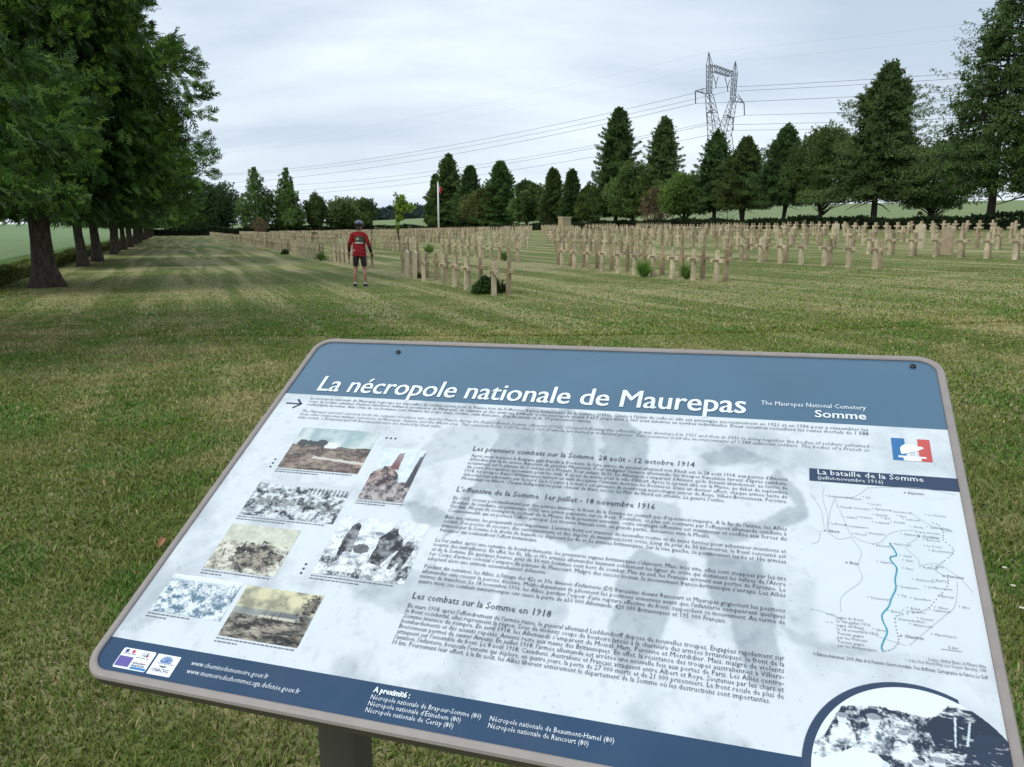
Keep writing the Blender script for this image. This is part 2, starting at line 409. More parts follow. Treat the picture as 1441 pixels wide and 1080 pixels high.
H0 = -.0030                                    # height of the print below the rim
U0, U1, V0, V1 = .0128, 1.1872, .0128, .7868
VH, VF = .1800, .7352
ppart('header_band', flat_mesh('header_band', [rrect(U0, V0, U1, VH, .028, 10, (.028, .028, 0, 0))], H0), m_head)
footer = ppart('footer_band', flat_mesh('footer_band', [rrect(U0, VF, U1, V1, .028, 10, (0, 0, .028, .028))], H0), m_foot)

# the printed background with its faded photograph (colours of the print itself)
def sheet():
    h, w = 280, 590
    u = np.linspace(U0, U1, w); v = np.linspace(VH, VF, h); U, V = np.meshgrid(u, v)
    def pix(poly): return [uv(*q) for q in poly]
    big = vnoise(h, w, (7, 15), 3, 5, .55); det = vnoise(h, w, (34, 74), 9, 3, .6)
    g = np.zeros((h, w))
    for poly, s in (([(700, 585), (745, 572), (875, 585), (905, 615), (912, 660), (890, 705), (850, 765), (800, 772), (745, 745), (700, 700), (670, 690), (640, 735), (612, 760), (655, 690), (690, 640)], 1),
                    ([(985, 640), (1050, 625), (1095, 648), (1010, 655)], .8), ([(1100, 655), (1128, 700), (1125, 730), (1040, 760), (985, 752), (1070, 725), (1110, 705), (1075, 680)], .9),
                    ([(905, 705), (950, 700), (960, 770), (905, 740)], .7), ([(640, 722), (560, 700), (585, 735), (640, 745)], .8),
                    ([(900, 770), (965, 790), (950, 830), (905, 930), (860, 950), (850, 880), (870, 800)], .9), ([(1000, 780), (1075, 790), (1100, 860), (1085, 970), (1040, 960), (1040, 880), (1000, 830)], .95),
                    ([(720, 780), (790, 790), (790, 870), (735, 940), (690, 900)], .55), ([(470, 810), (620, 795), (700, 830), (640, 880), (540, 860)], .5),
                    ([(200, 860), (300, 800), (420, 720), (400, 700), (300, 770)], .25), ([(1100, 880), (1260, 905), (1230, 925), (1130, 905)], .6),
                    ([(620, 600), (700, 590), (690, 625), (600, 655), (560, 660)], .45)):
        g = np.maximum(g, s * pmask(pix(poly), U + (big - .5) * .05, V + (det - .5) * .02))
    for x0, x1 in ((760, 742), (800, 795), (838, 850)):      # pale folds of the coat
        g -= .55 * pmask(pix([(x0 - 5, 580), (x0 + 7, 580), (x1 + 8, 740), (x1 - 4, 740)]), U + (det - .5) * .02, V)
    g = blur(np.clip(g, 0, 1), 3)
    tex = np.clip((big - .50) * 4.2, 0, 1) * .55 + np.clip((det - .58) * 3, 0, 1) * .30
    left = 1 - .35 * sstep(U, .95, 1.02)
    k = np.clip(g * (.75 + .35 * (det - .5)) + tex * left * (1 - .6 * g), 0, 1)
    speck = (np.random.RandomState(4).rand(h, w) < .004)
    k = np.where(speck, np.minimum(1, k + .5), k)
    k *= 1 - .85 * blur(pmask([(1.0, .33), (1.19, .33), (1.19, .585), (1.0, .585)], U + (big - .5) * .04, V), 12)
    light = np.array([.70, .76, .785]); dk = np.array([.335, .39, .425])
    C = light * (1 - k[..., None]) + dk * k[..., None]
    tint = pmask(pix([(1255, 775), (1300, 700), (1350, 745), (1340, 800), (1262, 880), (1250, 860)]), U, V); C *= (1 - .04 * blur(tint, 2)[..., None] * np.array([1, 0, .2]))
    X = np.stack([U, -V, np.full_like(U, H0)], -1).reshape(-1, 3)
    i = (np.arange(h - 1)[:, None] * w + np.arange(w - 1)[None, :]).ravel()
    F = np.stack([i, i + w, i + w + 1, i + 1], 1)
    return npmesh('printed_sheet', X, F, C.reshape(-1, 3))
ppart('printed_sheet', sheet(), m_sheet)

# printed pictures
def picture(u0, v0, u1, v1, fn, name='picture', res=.0009, hh=.0004, mask=None):
    w = int((u1 - u0) / res); h = int((v1 - v0) / res)
    x = np.linspace(0, 1, w); y = np.linspace(0, 1, h); X, Y = np.meshgrid(x, y)
    C = np.clip(fn(X, Y, h, w), .01, .9)
    P = np.stack([u0 + X * (u1 - u0), -(v0 + Y * (v1 - v0)), np.full_like(X, H0 + hh)], -1).reshape(-1, 3)
    i = (np.arange(h - 1)[:, None] * w + np.arange(w - 1)[None, :]).ravel()
    F = np.stack([i, i + w, i + w + 1, i + 1], 1)
    if mask is not None:
        keep = mask(P[F].mean(1)); F = F[keep]
    return ppart(name, npmesh(name, P, F, C.reshape(-1, 3)), m_sheet)
def lerp(a, b, t): return np.asarray(a) * (1 - t[..., None]) + np.asarray(b) * t[..., None]
def contrast(n, c, k): return np.clip((n - c) * k + .5, 0, 1)
def pic_plain(X, Y, h, w):          # smoke over a brown plain
    sk = lerp((.36, .48, .50), (.62, .70, .68), contrast(vnoise(h, w, (6, 9), 1, 5), .5, 2.5))
    n = vnoise(h, w, (12, 7), 2, 5, .85)
    gr = lerp((.07, .055, .05), (.40, .33, .26), contrast(n, .52, 3)); red = contrast(vnoise(h, w, (14, 5), 8, 4), .6, 6)
    gr = lerp(gr * 1.0, (.30, .14, .12), red * .5) if False else gr * (1 - red[..., None] * .2) + np.array([.20, .11, .10]) * red[..., None] * .2
    t = (Y > .43 + .05 * (vnoise(h, w, (2, 14), 5, 3) - .5)).astype(float); C = lerp(sk, gr, t)if False else sk * (1 - t[..., None]) + gr * t[..., None]
    for cx, cy, r in ((.12, .38, .05), (.20, .37, .035), (.27, .38, .04), (.36, .36, .055), (.44, .39, .03)):
        m = (((X - cx) / r) ** 2 * .5 + ((Y - cy) / r / 1.6) ** 2 + (n - .5) * 1.5 < 1)[..., None]; C = np.where(m, (.07, .08, .08), C)
    m = ((((X - .5) / .09) ** 2 + ((Y - .40) / .08) ** 2 + (n - .5) * 2) < 1)[..., None]; C = np.where(m, (.8, .82, .8), C)
    m = (np.abs(Y - .72 - .1 * (X - .5)) < .03 + .05 * (n - .5))[..., None] & (X > .35)[..., None]; return np.where(m, (.62, .58, .52), C)
def pic_tower(X, Y, h, w):          # ruined tower and rubble
    n = vnoise(h, w, (16, 12), 11, 5, .65)
    C = lerp((.55, .68, .70), (.80, .86, .86), contrast(n, .5, 2))
    mount = pmask([(-.1, 1.1), (-.1, .62), (.12, .42), (.42, .34), (.60, .50), (.72, .66), (1.1, .55), (1.1, 1.1)], X, Y + (n - .5) * .12)[..., None]
    rub = lerp((.05, .05, .06), (.52, .47, .44), contrast(vnoise(h, w, (9, 7), 12, 4, .88), 0.53, 3.2))
    rub = np.where(((X < .55) & (Y > .38) & (Y < .72))[..., None], rub * np.array([1.02, .86, .82]), rub)
    C = np.where(mount > 0, rub, C)
    C = np.where(pmask([(.36, .40), (.42, .10), (.54, .08), (.56, .42)], X + (n - .5) * .04, Y)[..., None] > 0, (.20, .09, .09), C)
    C = np.where(pmask([(.86, .70), (.92, .12), (1.01, .05), (1.01, .75)], X, Y + (n - .5) * .2)[..., None] > 0, (.07, .07, .08), C)
    fade = np.clip((.35 - Y) * 3, 0, 1) * np.clip(1 - np.abs(X - .5) * 1.2, .3, 1)
    return C * (1 - fade[..., None] * .4) + np.array([.8, .87, .9]) * fade[..., None] * .4
def bwnoise(s, cells, c=.5, k=4, lo=(.03, .04, .05), hi=(.72, .78, .80)):
    def f(X, Y, h, w): return lerp(lo, hi, contrast(vnoise(h, w, cells, s, 4, .68), c, k))
    return f
def pic_trench(X, Y, h, w):
    C = lerp((.03, .04, .05), (.72, .78, .80), contrast(vnoise(h, w, (6, 11), 21, 4, .88), 0.5, 3.4)); sk = (Y < .10 + .08 * X)[..., None]; C = np.where(sk, (.62, .68, .70), C)
    wall = ((Y > .12) & (Y < .3) & (X > .55))[..., None]; st = (np.sin(X * 150) > 0)[..., None]; C = np.where(wall & st, C * .4, C)
    for k in range(15):
        cx, cy = .1 + .055 * k + .02 * math.sin(k * 5), .28 + .2 * abs(math.sin(k * 1.9)); r = .022
        C = np.where((((X - cx) / r) ** 2 + ((Y - cy) / r / 1.5) ** 2 < 1)[..., None], (.66, .7, .72), C)
        C = np.where(pmask([(cx - .025, cy + .04), (cx + .025, cy + .04), (cx + .04, cy + .25), (cx - .04, cy + .22)], X, Y)[..., None] > 0, C * .45, C)
    return C
def pic_sketch(X, Y, h, w):
    n = vnoise(h, w, (12, 14), 31, 5, .6); C = lerp((.50, .52, .42), (.72, .74, .60), contrast(n, .5, 2))
    C = np.where((Y > .36 + .03 * n)[..., None], lerp((.20, .19, .15), (.74, .74, .62), contrast(vnoise(h, w, (10, 8), 32, 4, .85), .44, 3.4)), C)
    m = ((((X - .62) / .36) ** 2 + ((Y - .66) / .27) ** 2 + (n - .5) * 2.5) < 1)[..., None]
    C = np.where(m, lerp((.03, .03, .03), (.42, .38, .30), contrast(vnoise(h, w, (9, 9), 33, 4, .88), 0.55, 3.2)), C)
    for x0, y0, x1, y1 in ((.30, .75, .36, .35), (.58, .52, .60, .30), (.15, .72, .12, .55), (.35, .5, .75, .47)):
        C = np.where(pmask([(x0 - .008, y0), (x0 + .008, y0), (x1 + .008, y1), (x1 - .008, y1)] if abs(x1 - x0) < .2 else [(x0, y0 - .008), (x1, y1 - .008), (x1, y1 + .008), (x0, y0 + .008)], X, Y)[..., None] > 0, (.06, .06, .05), C)
    return C
def pic_men(X, Y, h, w):
    n = vnoise(h, w, (18, 22), 41, 4, .65)
    C = lerp((.55, .62, .66), (.80, .86, .88), contrast(n, .42, 2.2)) * np.where(Y < .2, 1.02, 1)[..., None]
    gr = lerp((.05, .06, .07), (.82, .87, .89), contrast(vnoise(h, w, (9, 11), 42, 4, .88), 0.45, 3)); C = np.where((Y > .70)[..., None], gr, C)
    gr2 = lerp((.20, .24, .27), (.82, .87, .89), contrast(vnoise(h, w, (8, 9), 43, 4, .88), 0.42, 2.6)); C = np.where(((Y > .22) & (Y <= .70))[..., None], gr2, C)
    for body in ([(.16, .78), (.14, .40), (.17, .16), (.22, .07), (.27, .16), (.28, .45), (.30, .60), (.22, .60), (.18, .78)],
                 [(.52, .72), (.54, .45), (.53, .30), (.60, .20), (.63, .12), (.69, .12), (.70, .20), (.79, .28), (.82, .46), (.77, .50), (.72, .60), (.66, .76), (.60, .75)],
                 [(.75, .80), (.76, .62), (.80, .45), (.84, .33), (.90, .30), (.95, .42), (.93, .60), (.89, .82), (.85, .82), (.85, .65), (.80, .80)]):
        C = np.where(pmask(body, X + (n - .5) * .02, Y)[..., None] > 0, (.03 + .34 * contrast(vnoise(h, w, (11, 12), 44, 4, .75), .60, 3))[..., None] * np.array([1, 1.05, 1.1]), C)
    for cx, cy in ((.66, .10), (.88, .29), (.22, .07)):
        C = np.where((((X - cx) / .035) ** 2 + ((Y - cy) / .03) ** 2 < 1)[..., None], (.6, .64, .66), C)
    m = (((X - .38) / .1) ** 2 + ((Y - .52) / .08) ** 2 + (n - .5) * 2 < 1)[..., None]; return np.where(m, C * .2, C)
def pic_stumps(X, Y, h, w):
    k = contrast(vnoise(h, w, (7, 10), 51, 4, .88), 0.47, 3.6); k = np.maximum(k, np.clip((.22 - Y) * 8, 0, 1)); C = lerp((.10, .19, .26), (.80, .87, .90), k)
    for i in range(22):
        x = (i + .5 + .4 * math.sin(i * 7)) / 22; t = .04 + .2 * abs(math.sin(i * 3.3)); b = .35 + .12 * math.sin(i * 5)
        C = np.where(pmask([(x - .004, b), (x + .004, b), (x + .008, t), (x + .004, t)], X, Y)[..., None] > 0, (.22, .30, .35), C)
    return C
def pic_dusk(X, Y, h, w):
    n = vnoise(h, w, (6, 7), 61, 5, .55)
    C = lerp((.30, .29, .21), (.68, .66, .42), contrast(n + (.35 - Y) * .3, .55, 3))
    C = np.where((Y > .42)[..., None], lerp((.15, .17, .18), (.34, .36, .33), contrast(n, .5, 3)), C)
    g = lerp((.035, .032, .03), (.46, .42, .33), contrast(vnoise(h, w, (9, 5), 62, 4, .88), 0.56, 3.4)); C = np.where((Y > .52 + .06 * n)[..., None], g, C)
    C = np.where(((Y > .52) & (Y < .57) & (X > .35) & (X < .85))[..., None], (.55, .54, .42), C)
    for x, t in ((.42, .38), (.52, .44), (.60, .42), (.47, .52)):
        C = np.where(pmask([(x - .006, .62), (x + .006, .62), (x + .004, t), (x, t)], X, Y)[..., None] > 0, (.05, .05, .05), C)
    tr = pmask([(.80, 1), (.86, .5), (.80, .15), (.92, .02), (1.01, 0), (1.01, 1)], X + (vnoise(h, w, (30, 30), 63, 3) - .5) * .25, Y)[..., None] > 0
    return np.where(tr, g * .6, C)
def captions(u0, v0, wid, rows, seed):
    rg = random.Random(seed); ps = []
    for r, frac in enumerate(rows):
        u = u0; v = v0 + r * .0052
        while u < u0 + wid * frac:
            l = rg.uniform(.002, .008); ps.append([(u, v), (u + l, v), (u + l, v + .0019), (u, v + .0019)]); u += l + .0016
    return ps
caps = []
for i, (u0, v0, u1, v1, fn, rows) in enumerate(((.1000, .2715, .2590, .3755, pic_plain, (.95, .55)), (.2830, .3075, .3645, .4290, pic_tower, (.98, .6)), (.0862, .4060, .2645, .4870, pic_trench, (.9, .5)),
                                    (.0870, .5065, .2165, .5985, pic_sketch, (.95, .3)), (.2745, .4670, .4270, .5820, pic_men, (.9, .5)), (.0445, .6155, .1715, .6845, pic_stumps, (.6, .3)),
                                    (.1810, .6185, .3130, .7060, pic_dusk, (.95, .3)))):
    picture(u0, v0, u1, v1, fn)
    ppart('caption_print', flat_mesh('caption_print', captions(u0, v1 + .0032, u1 - u0, rows, i), H0 + .0006), m_ink2)
# round picture at the lower right corner with its navy crescent
cc, cr_ = (1.0925, .7420), .1170
def in_disc(c, r):
    def f(P): return ((P[:, 0] - c[0]) ** 2 + (-P[:, 1] - c[1]) ** 2 < r * r) & (P[:, 0] < U1) & (-P[:, 1] < V1)
    return f
pts = [(cc[0] + cr_ * math.cos(R(t)), cc[1] + cr_ * math.sin(R(t))) for t in range(158, 298, 3)]
inn = [(cc[0] + .0035 + (cr_ - .0065) * math.cos(R(t)), cc[1] + .0015 + (cr_ - .0042) * math.sin(R(t))) for t in range(158, 298, 3)]
quads = [[pts[k], pts[k + 1], inn[k + 1], inn[k]] for k in range(len(pts) - 1)]
def pic_round(X, Y, h, w):
    n = vnoise(h, w, (9, 10), 71, 5, .85); n2 = vnoise(h, w, (20, 6), 72, 5, .85)
    C = np.ones(X.shape + (3,)) * np.array([.78, .86, .89])
    dk = (.022, .035, .060); lt = (.80, .87, .90)
    band = pmask([(0, .62), (.10, .50), (.2, .24), (.42, .20), (.62, .24), (.8, .14), (1.05, .20), (1.05, 1.1), (.55, 1.1), (.42, .62), (.30, .50), (.1, .66)], X, Y + (n - .5) * .06)[..., None] > 0
    C = np.where(band, lerp(dk, lt, contrast(n, .56, 5)), C)
    right = pmask([(.62, .28), (.74, .12), (1.05, .10), (1.05, 1.1), (.55, 1.1), (.50, .8), (.66, .5)], X, Y + (n - .5) * .04)[..., None] > 0
    C = np.where(right, lerp(dk, lt, contrast(n2 - np.clip(X - .8, 0, 1) * .9, .60, 6)), C)
    C = np.where(pmask([(.72, 1.1), (.70, .8), (.80, .45), (.86, .3), (1.05, .3), (1.05, 1.1)], X, Y)[..., None] > 0, np.asarray(dk) * (1 + .5 * n[..., None]) + (n2 > .66)[..., None] * .25, C)
    for p in ([(.745, .42), (.760, .20), (.772, .20), (.752, .42)], [(.80, .40), (.83, .22), (.84, .22), (.812, .40)], [(.86, 1.0), (.875, .66), (.895, .66), (.885, 1.0)], [(.27, .98), (.40, .60), (.44, .66), (.47, .98)]):
        C = np.where(pmask(p, X, Y)[..., None] > 0, (.62, .72, .78), C)
    for cx, cy, s in ((.20, .34, 1), (.36, .32, 1.2), (.50, .40, .9), (.66, .56, 1.1), (.56, .60, 1)):   # men seated along the trench
        C = np.where(pmask([(cx - .07 * s, cy + .2 * s), (cx - .05 * s, cy + .06 * s), (cx, cy + .03 * s), (cx + .05 * s, cy + .06 * s), (cx + .08 * s, cy + .2 * s)], X, Y + (n - .5) * .03)[..., None] > 0, lerp((.10, .13, .16), lt, contrast(n, .45, 5)), C)
        C = np.where((((X - cx) / .026 / s) ** 2 + ((Y - cy) / .04 / s) ** 2 < 1)[..., None], (.72, .77, .79), C)
        C = np.where((((X - cx) / .032 / s) ** 2 + ((Y - cy + .025 * s) / .02 / s) ** 2 < 1)[..., None], (.30, .34, .38), C)
    return C
picture(cc[0] - cr_ + .002, cc[1] - cr_ + .002, U1, V1, pic_round, res=.0008, hh=.0006, mask=in_disc((cc[0] + .002, cc[1] + .001), cr_ - .004))
ppart('picture_border', flat_mesh('picture_border', quads, H0 + .0009), m_barm)

# ---- text
TX = []                                         # (part, string, u0, u1 or None, v baseline, size, align, bold, shear)
def T(part, s, u0, v, size, u1=None, bold=0.0, shear=0.0, just=True): TX.append((part, s, u0, v, size, u1, bold, shear, just))
for q in (0, .0009, .0017): T('title_text', 'La nécropole nationale de Maurepas', .0757 + q, .1680 - q * .2, .0650, .8866 + q)
T('subtitle_text', 'The Maurepas National Cemetery', .9116, .1440, .0150, 1.0736)
T('subtitle_text', 'Somme', .9960, .1676, .0240, 1.0728, .0003)
pt = .0089
def block(part, lines, v, last, u0=.4472, u1=.9556, size=.0104, pitch=pt, shear=0.0):
    for k, s in enumerate(lines):
        T(part, s, u0, v + k * pitch, size, u1 if k < len(lines) - 1 or last is None else last, 0, shear)
block('intro_text', ["La nécropole nationale de Maurepas regroupe les dépouilles de soldats morts pour la France lors de l'offensive franco-britannique de la Somme (1916). Créée à l'issue de celle-ci, elle est aménagée successivement en 1921 et en 1936 pour y rassembler les",
 "corps de soldats exhumés d'autres cimetières militaires provisoires de Maurepas, de Suzanne et des environs d'Albert. Cette nécropole réunit 3 657 corps dont 2 069 sont inhumés en tombes individuelles. Deux ossuaires recueillent les restes mortels de 1 588",
 "combattants inconnus. Aux côtés de ces hommes sont inhumés les corps d'une victime civile française, d'un Roumain et de 19 prisonniers russes."], .1945, .6349, .0753, 1.0740)
block('translation_text', ["The Maurepas national cemetery holds the remains of soldiers who died for France during the Franco-British Somme offensive (1916). Created following this offensive, it was developed in 1921 and then in 1936 to bring together the bodies of soldiers exhumed",
 "from other temporary military cemeteries in Maurepas, Suzanne and the Albert area. This cemetery holds 3,657 bodies, 2,069 of whom are buried in individual graves. Two ossuaries hold the mortal remains of 1,588 unknown soldiers. The bodies of a French ci-",
 "vilian victim, a Romanian and 18 Russian prisoners are buried by their sides."], .2312, .3688, .0753, 1.0740, shear=.25)
T('heading_text', "Les premiers combats sur la Somme", .4460, .3000, .0160, .6560); T('heading_text', "28 août - 12 octobre 1914", .6640, .3000, .0160, .8172)
T('heading_text', "L'offensive de la Somme", .4473, .3945, .0160, .5860); T('heading_text', "1er juillet - 18 novembre 1916", .5965, .3945, .0160, .7675)
T('heading_text', "Les combats sur la Somme en 1918", .4485, .6025, .0160, .6543)
block('paragraph_text', ["Après avoir traversé la Belgique puis franchi la frontière, la 1ère armée du général allemand von Kluck est, le 28 août 1914, aux portes d'Amiens",
 "défendue par la 6e armée française du général Maunoury. Pour endiguer l'avance allemande, les troupes françaises livrent d'âpres combats,",
 "notamment sur le plateau de Combles ou à Proyart. Pour autant, le 31, les Allemands s'emparent d'Amiens qu'ils doivent abandonner, au terme de",
 "dix jours d'occupation éprouvants pour les civils. Il en est de même pour la ville d'Albert. Après le sursaut allié sur la Marne, au début de septembre",
 "1914, les troupes franco-britanniques tentent en vain de rejeter l'ennemi derrière les frontières. Dans un dernier effort, chaque armée tente de",
 "déborder son adversaire par le nord. La « Course à la mer » est jalonnée de nombreux accrochages autour de Roye, Villers-Bretonneux, Péronne,",
 "Montauban ou Albert. Chaque belligérant ne peut obtenir de franc succès. La Mer du Nord est atteinte. La guerre s'enlise."], .3145, .8680)
block('paragraph_text', ["En 1915, secoué ponctuellement par des actions limitées, le front de la Somme ne connaît pas d'opération majeure. A la fin de l'année, les Alliés",
 "décident de conduire, au printemps 1916, une action puissante sur ce front. Toutefois, ce plan est contrarié par l'offensive allemande conduite à",
 "Verdun. Moyen de soulager le secteur de la Meuse de la pression ennemie, cette stratégie offensive est maintenue et confiée aux forces du",
 "Commonwealth qui en portera l'effort principal. Les moyens français sont, en grande partie, détournés vers la Meuse."], .4115, uv(999, 753.7)[0])
block('paragraph_text', ["Bien que ralentis, les préparatifs sont importants. L'arrière front est traversé de nouvelles routes et de voies ferrées pour acheminer munitions et",
 "soldats. Des postes de secours, des cantonnements et des dépôts de munitions sont créés. Long de près de 30 kilomètres, le front concerné est",
 "traversé par la Somme à la droite de laquelle se déploient les 4e et 5e armées britanniques. Sur la rive gauche, se positionnent les 6e et 10e armées",
 "françaises qui soutiendront l'effort britannique."], .4515, uv(755.5, 760.3)[0])
block('paragraph_text', ["Le 1er juillet, après une semaine de bombardements, les premières vagues britanniques s'élancent. Mais, très vite, elles sont stoppées par les tirs",
 "nourris des mitrailleuses. En effet, les IIe, VIe et IVe armées allemandes tiennent solidement les lignes de crête qui dominent les vallées de l'Ancre",
 "et de la Somme. En quelques heures, près de 30 000 hommes sont hors de combat. Plus au sud, les Français arrivent aux portes de Péronne. Le",
 "1er Corps d'armée colonial s'empare du plateau de Flaucourt. Malgré des succès locaux, le mouvement franco-britannique s'enraye. Les Alliés",
 "adoptent alors une attitude essentiellement défensive."], .4980, uv(768.9, 803.3)[0])
block('paragraph_text', ["Pendant dix semaines, les Alliés, à l'image des 42e et 39e division d'infanterie (DI) françaises devant Rancourt et Maurepas grignotent les positions",
 "allemandes sans réussir la percée décisive. Méthodiquement ils pilonnent les positions ennemies avant que l'infanterie conquièrent quelques",
 "mètres de tranchées. Le 18 novembre 1916, les Alliés, perdant l'espoir d'une rupture effective du front, suspendent ce mouvement. Au terme de",
 "quatre mois, ces combats ininterrompus ont causé la perte de 650 000 Allemands, 420 000 Britanniques et 195 000 Français."], .5485, uv(1021.7, 876)[0])
block('paragraph_text', ["En mars 1918, après l'effondrement de l'armée russe, le général allemand Luddendorff dispose de nouvelles troupes. Engagées rapidement sur",
 "le front occidental, elles reprennent la région. Sous de violents coups de boutoirs lancés à la charnière des armées britanniques, le front de la",
 "Somme menace de rompre. En avril 1918, les Allemands s'emparent de Moisel, Ham, Péronne et Montdidier. Mais, malgré de violents",
 "bombardements et des assauts répétés, Amiens reste aux mains des Britanniques. En effet, la résistance des troupes australiennes à Villiers-",
 "Bretonneux permet de sauver Amiens. En juillet 1918, l'armée allemande est arrêtée une nouvelle fois aux portes de Paris. Les Alliés contre-",
 "attaquent sur l'ensemble du front. Le 8 août 1918, Canadiens, Australiens et Français attaquent entre Albert et Roye. Soutenue par les chars et",
 "l'aviation, l'infanterie, bouscule l'ennemi qui déplore, en quatre jours, la perte de 27 000 morts et de 21 000 prisonniers. Le front recule de plus de",
 "10 km. Poursuivant leur effort, à la fin août, les Alliés libèrent entièrement le département de la Somme où les destructions sont importantes."], .6180, .9407, pitch=.0085)
T('map_title', 'La bataille de la Somme', .9985, .2957, .0150, 1.1425); T('map_title', '(juillet-novembre 1916)', .9985, .3058, .0108, 1.0880)
T('footer_text', 'www.cheminsdememoire.gouv.fr', .1680, .7572, .0108, .2935); T('footer_text', 'www.memoiredeshommes.sga.defense.gouv.fr', .1682, .7695, .0108, .3490)
T('footer_text', 'A proximité :', .4490, .7487, .0108, .5010, .0004)
for k, (s, ue) in enumerate((('Nécropole nationale de Bray-sur-Somme (80)', .6014), ("Nécropole nationale d'Etinehem (80)", uv(631, 1009)[0]), ('Nécropole nationale de Cerisy (80)', uv(632, 1018)[0]))):
    T('footer_text', s, .4495, .7588 + k * .0089, .0096, [ .6014, .5772, .5705][k])
T('footer_text', 'Nécropole nationale de Beaumont-Hamel (80)', .6130, .7588, .0096, .7680); T('footer_text', 'Nécropole nationale de Rancourt (80)', .6135, .7678, .0096, .7389)
lg = .0056
for s, px, py in (('Ligne de front', 1178, 868), ('le 1er juillet 1916', 1178, 873.5), ('Ligne de front', 1178, 879), ('le 18 novembre 1916', 1178, 884.5), ('Terrain gagné', 1178, 890.5), ('par les Français', 1178, 896), ('Terrain gagné', 1178, 902), ('par les Britanniques', 1178, 907.5)):
    u, v = uv(px, py); T('map_text', s, 1.0175, v + .001, lg)
T('map_text', '2 km', uv(1335, 911)[0], uv(1335, 911.5)[1], .0055)
T('map_text', 'Source : Arthur Banks, A Military Atlas', 1.1180, .5905, .0064, 1.1790); T('map_text', 'of the First World War, Leo Cooper, Barnsley, 1989', 1.0960, .5962, .0064, 1.1790)
T('credit_text', '© Éditions Autrement, 2014. Atlas de la Première Guerre mondiale. Yves Buffetaut. Cartographie de Fabrice Le Goff', .9890, .6050, .0070, 1.1790)
places = [('Bapaume', 1276, 693.5), ('Beaumont-Hamel', 1164, 697.5), ('Puisieux', 1195, 701), ('Pys', 1217, 699.5), ('Le Sars', 1224, 709), ('Thiepval', 1180, 713), ('Courcelette', 1199, 714.5), ('Martinpuich', 1230, 716),
 ('Gueudecourt', 1255, 719.5), ('Le Transloy', 1305, 724.5), ('Bazentin', 1231, 724), ('Flers', 1264, 726), ('Ovillers', 1189, 727.5), ('Pozières', 1209, 727.5), ('Lesboeufs', 1273, 730.5), ('Longueval', 1230, 734.5), ('La Boisselle', 1168, 736.5),
 ('Contalmaison', 1192, 740), ('Delville', 1257, 734.5), ('Bois', 1243, 729), ('Ginchy', 1283, 741), ('Sailly-Saillisel', 1307, 742), ('Albert', 1163, 747), ('Fricourt', 1202, 751), ('Montauban', 1221, 750), ('Guillemont', 1270, 751.5),
 ('Bois de Leuze', 1292, 748.5), ('Combles', 1296, 755), ('Rancourt', 1302, 759.5), ('Maricourt', 1231, 767), ('Hardecourt', 1256, 765), ('Le Forest', 1303, 768), ('Bouchavesnes', 1310, 774.5), ('Sailly', 1328, 746), ('Curlu', 1269, 782), ('Suzanne', 1237, 790.5), ('Hem', 1273, 788.5),
 ('Bray', 1194, 792), ('Frise', 1273, 800), ('Feuillères', 1297, 798), ('Cléry', 1314, 797), ('Péronne', 1331, 811), ('Herbécourt', 1287, 815.5), ('Biaches', 1315, 816.5), ('Dompierre', 1266, 825.5), ('La Maisonnette', 1304, 826), ('Fay', 1267, 838), ('Assevillers', 1284, 842),
 ('Barleux', 1323, 839), ('Foucaucourt', 1224, 841), ('Estrées', 1252, 860), ('Berny', 1280, 856), ('en-Santerre', 1273, 859.5), ('Villers', 1318, 855), ('Carbonnel', 1311, 858.5), ('Brie', 1353, 854.5), ('Vermandovillers', 1262, 871), ('Fresnes', 1294, 870.5), ('Ablaincourt', 1283, 879),
 ('Lihons', 1231, 886), ('Chaulnes', 1271, 895.5), ('Marchélepot', 1314, 893)]
dots = []
for s, px, py in places:
    u, v = uv(px, py); big = s in ('Albert', 'Bray', 'Combles', 'Péronne', 'Chaulnes', 'Bapaume')
    T('map_text', s, u + .002, v, .0058 if big else .0046, None, .00008 if big else 0)
    q = .0022 if big else .0012; dots.append([(u - q - .001, v - .003), (u - .001, v - .003), (u - .001, v - .003 + q), (u - q - .001, v - .003 + q)])
T('sticker_text', 'SGA', .0820, .7578, .0100, .0935, 0, .25); T('sticker_text', 'ONACVG', .1120, .7752, .0078, .1400)
T('sticker_text', 'DIRECTION DE LA MÉMOIRE, DU', .0760, .7700, .0034, .0985, .0001); T('sticker_text', 'PATRIMOINE ET DES ARCHIVES', .0760, .7738, .0034, .0985, .0001)

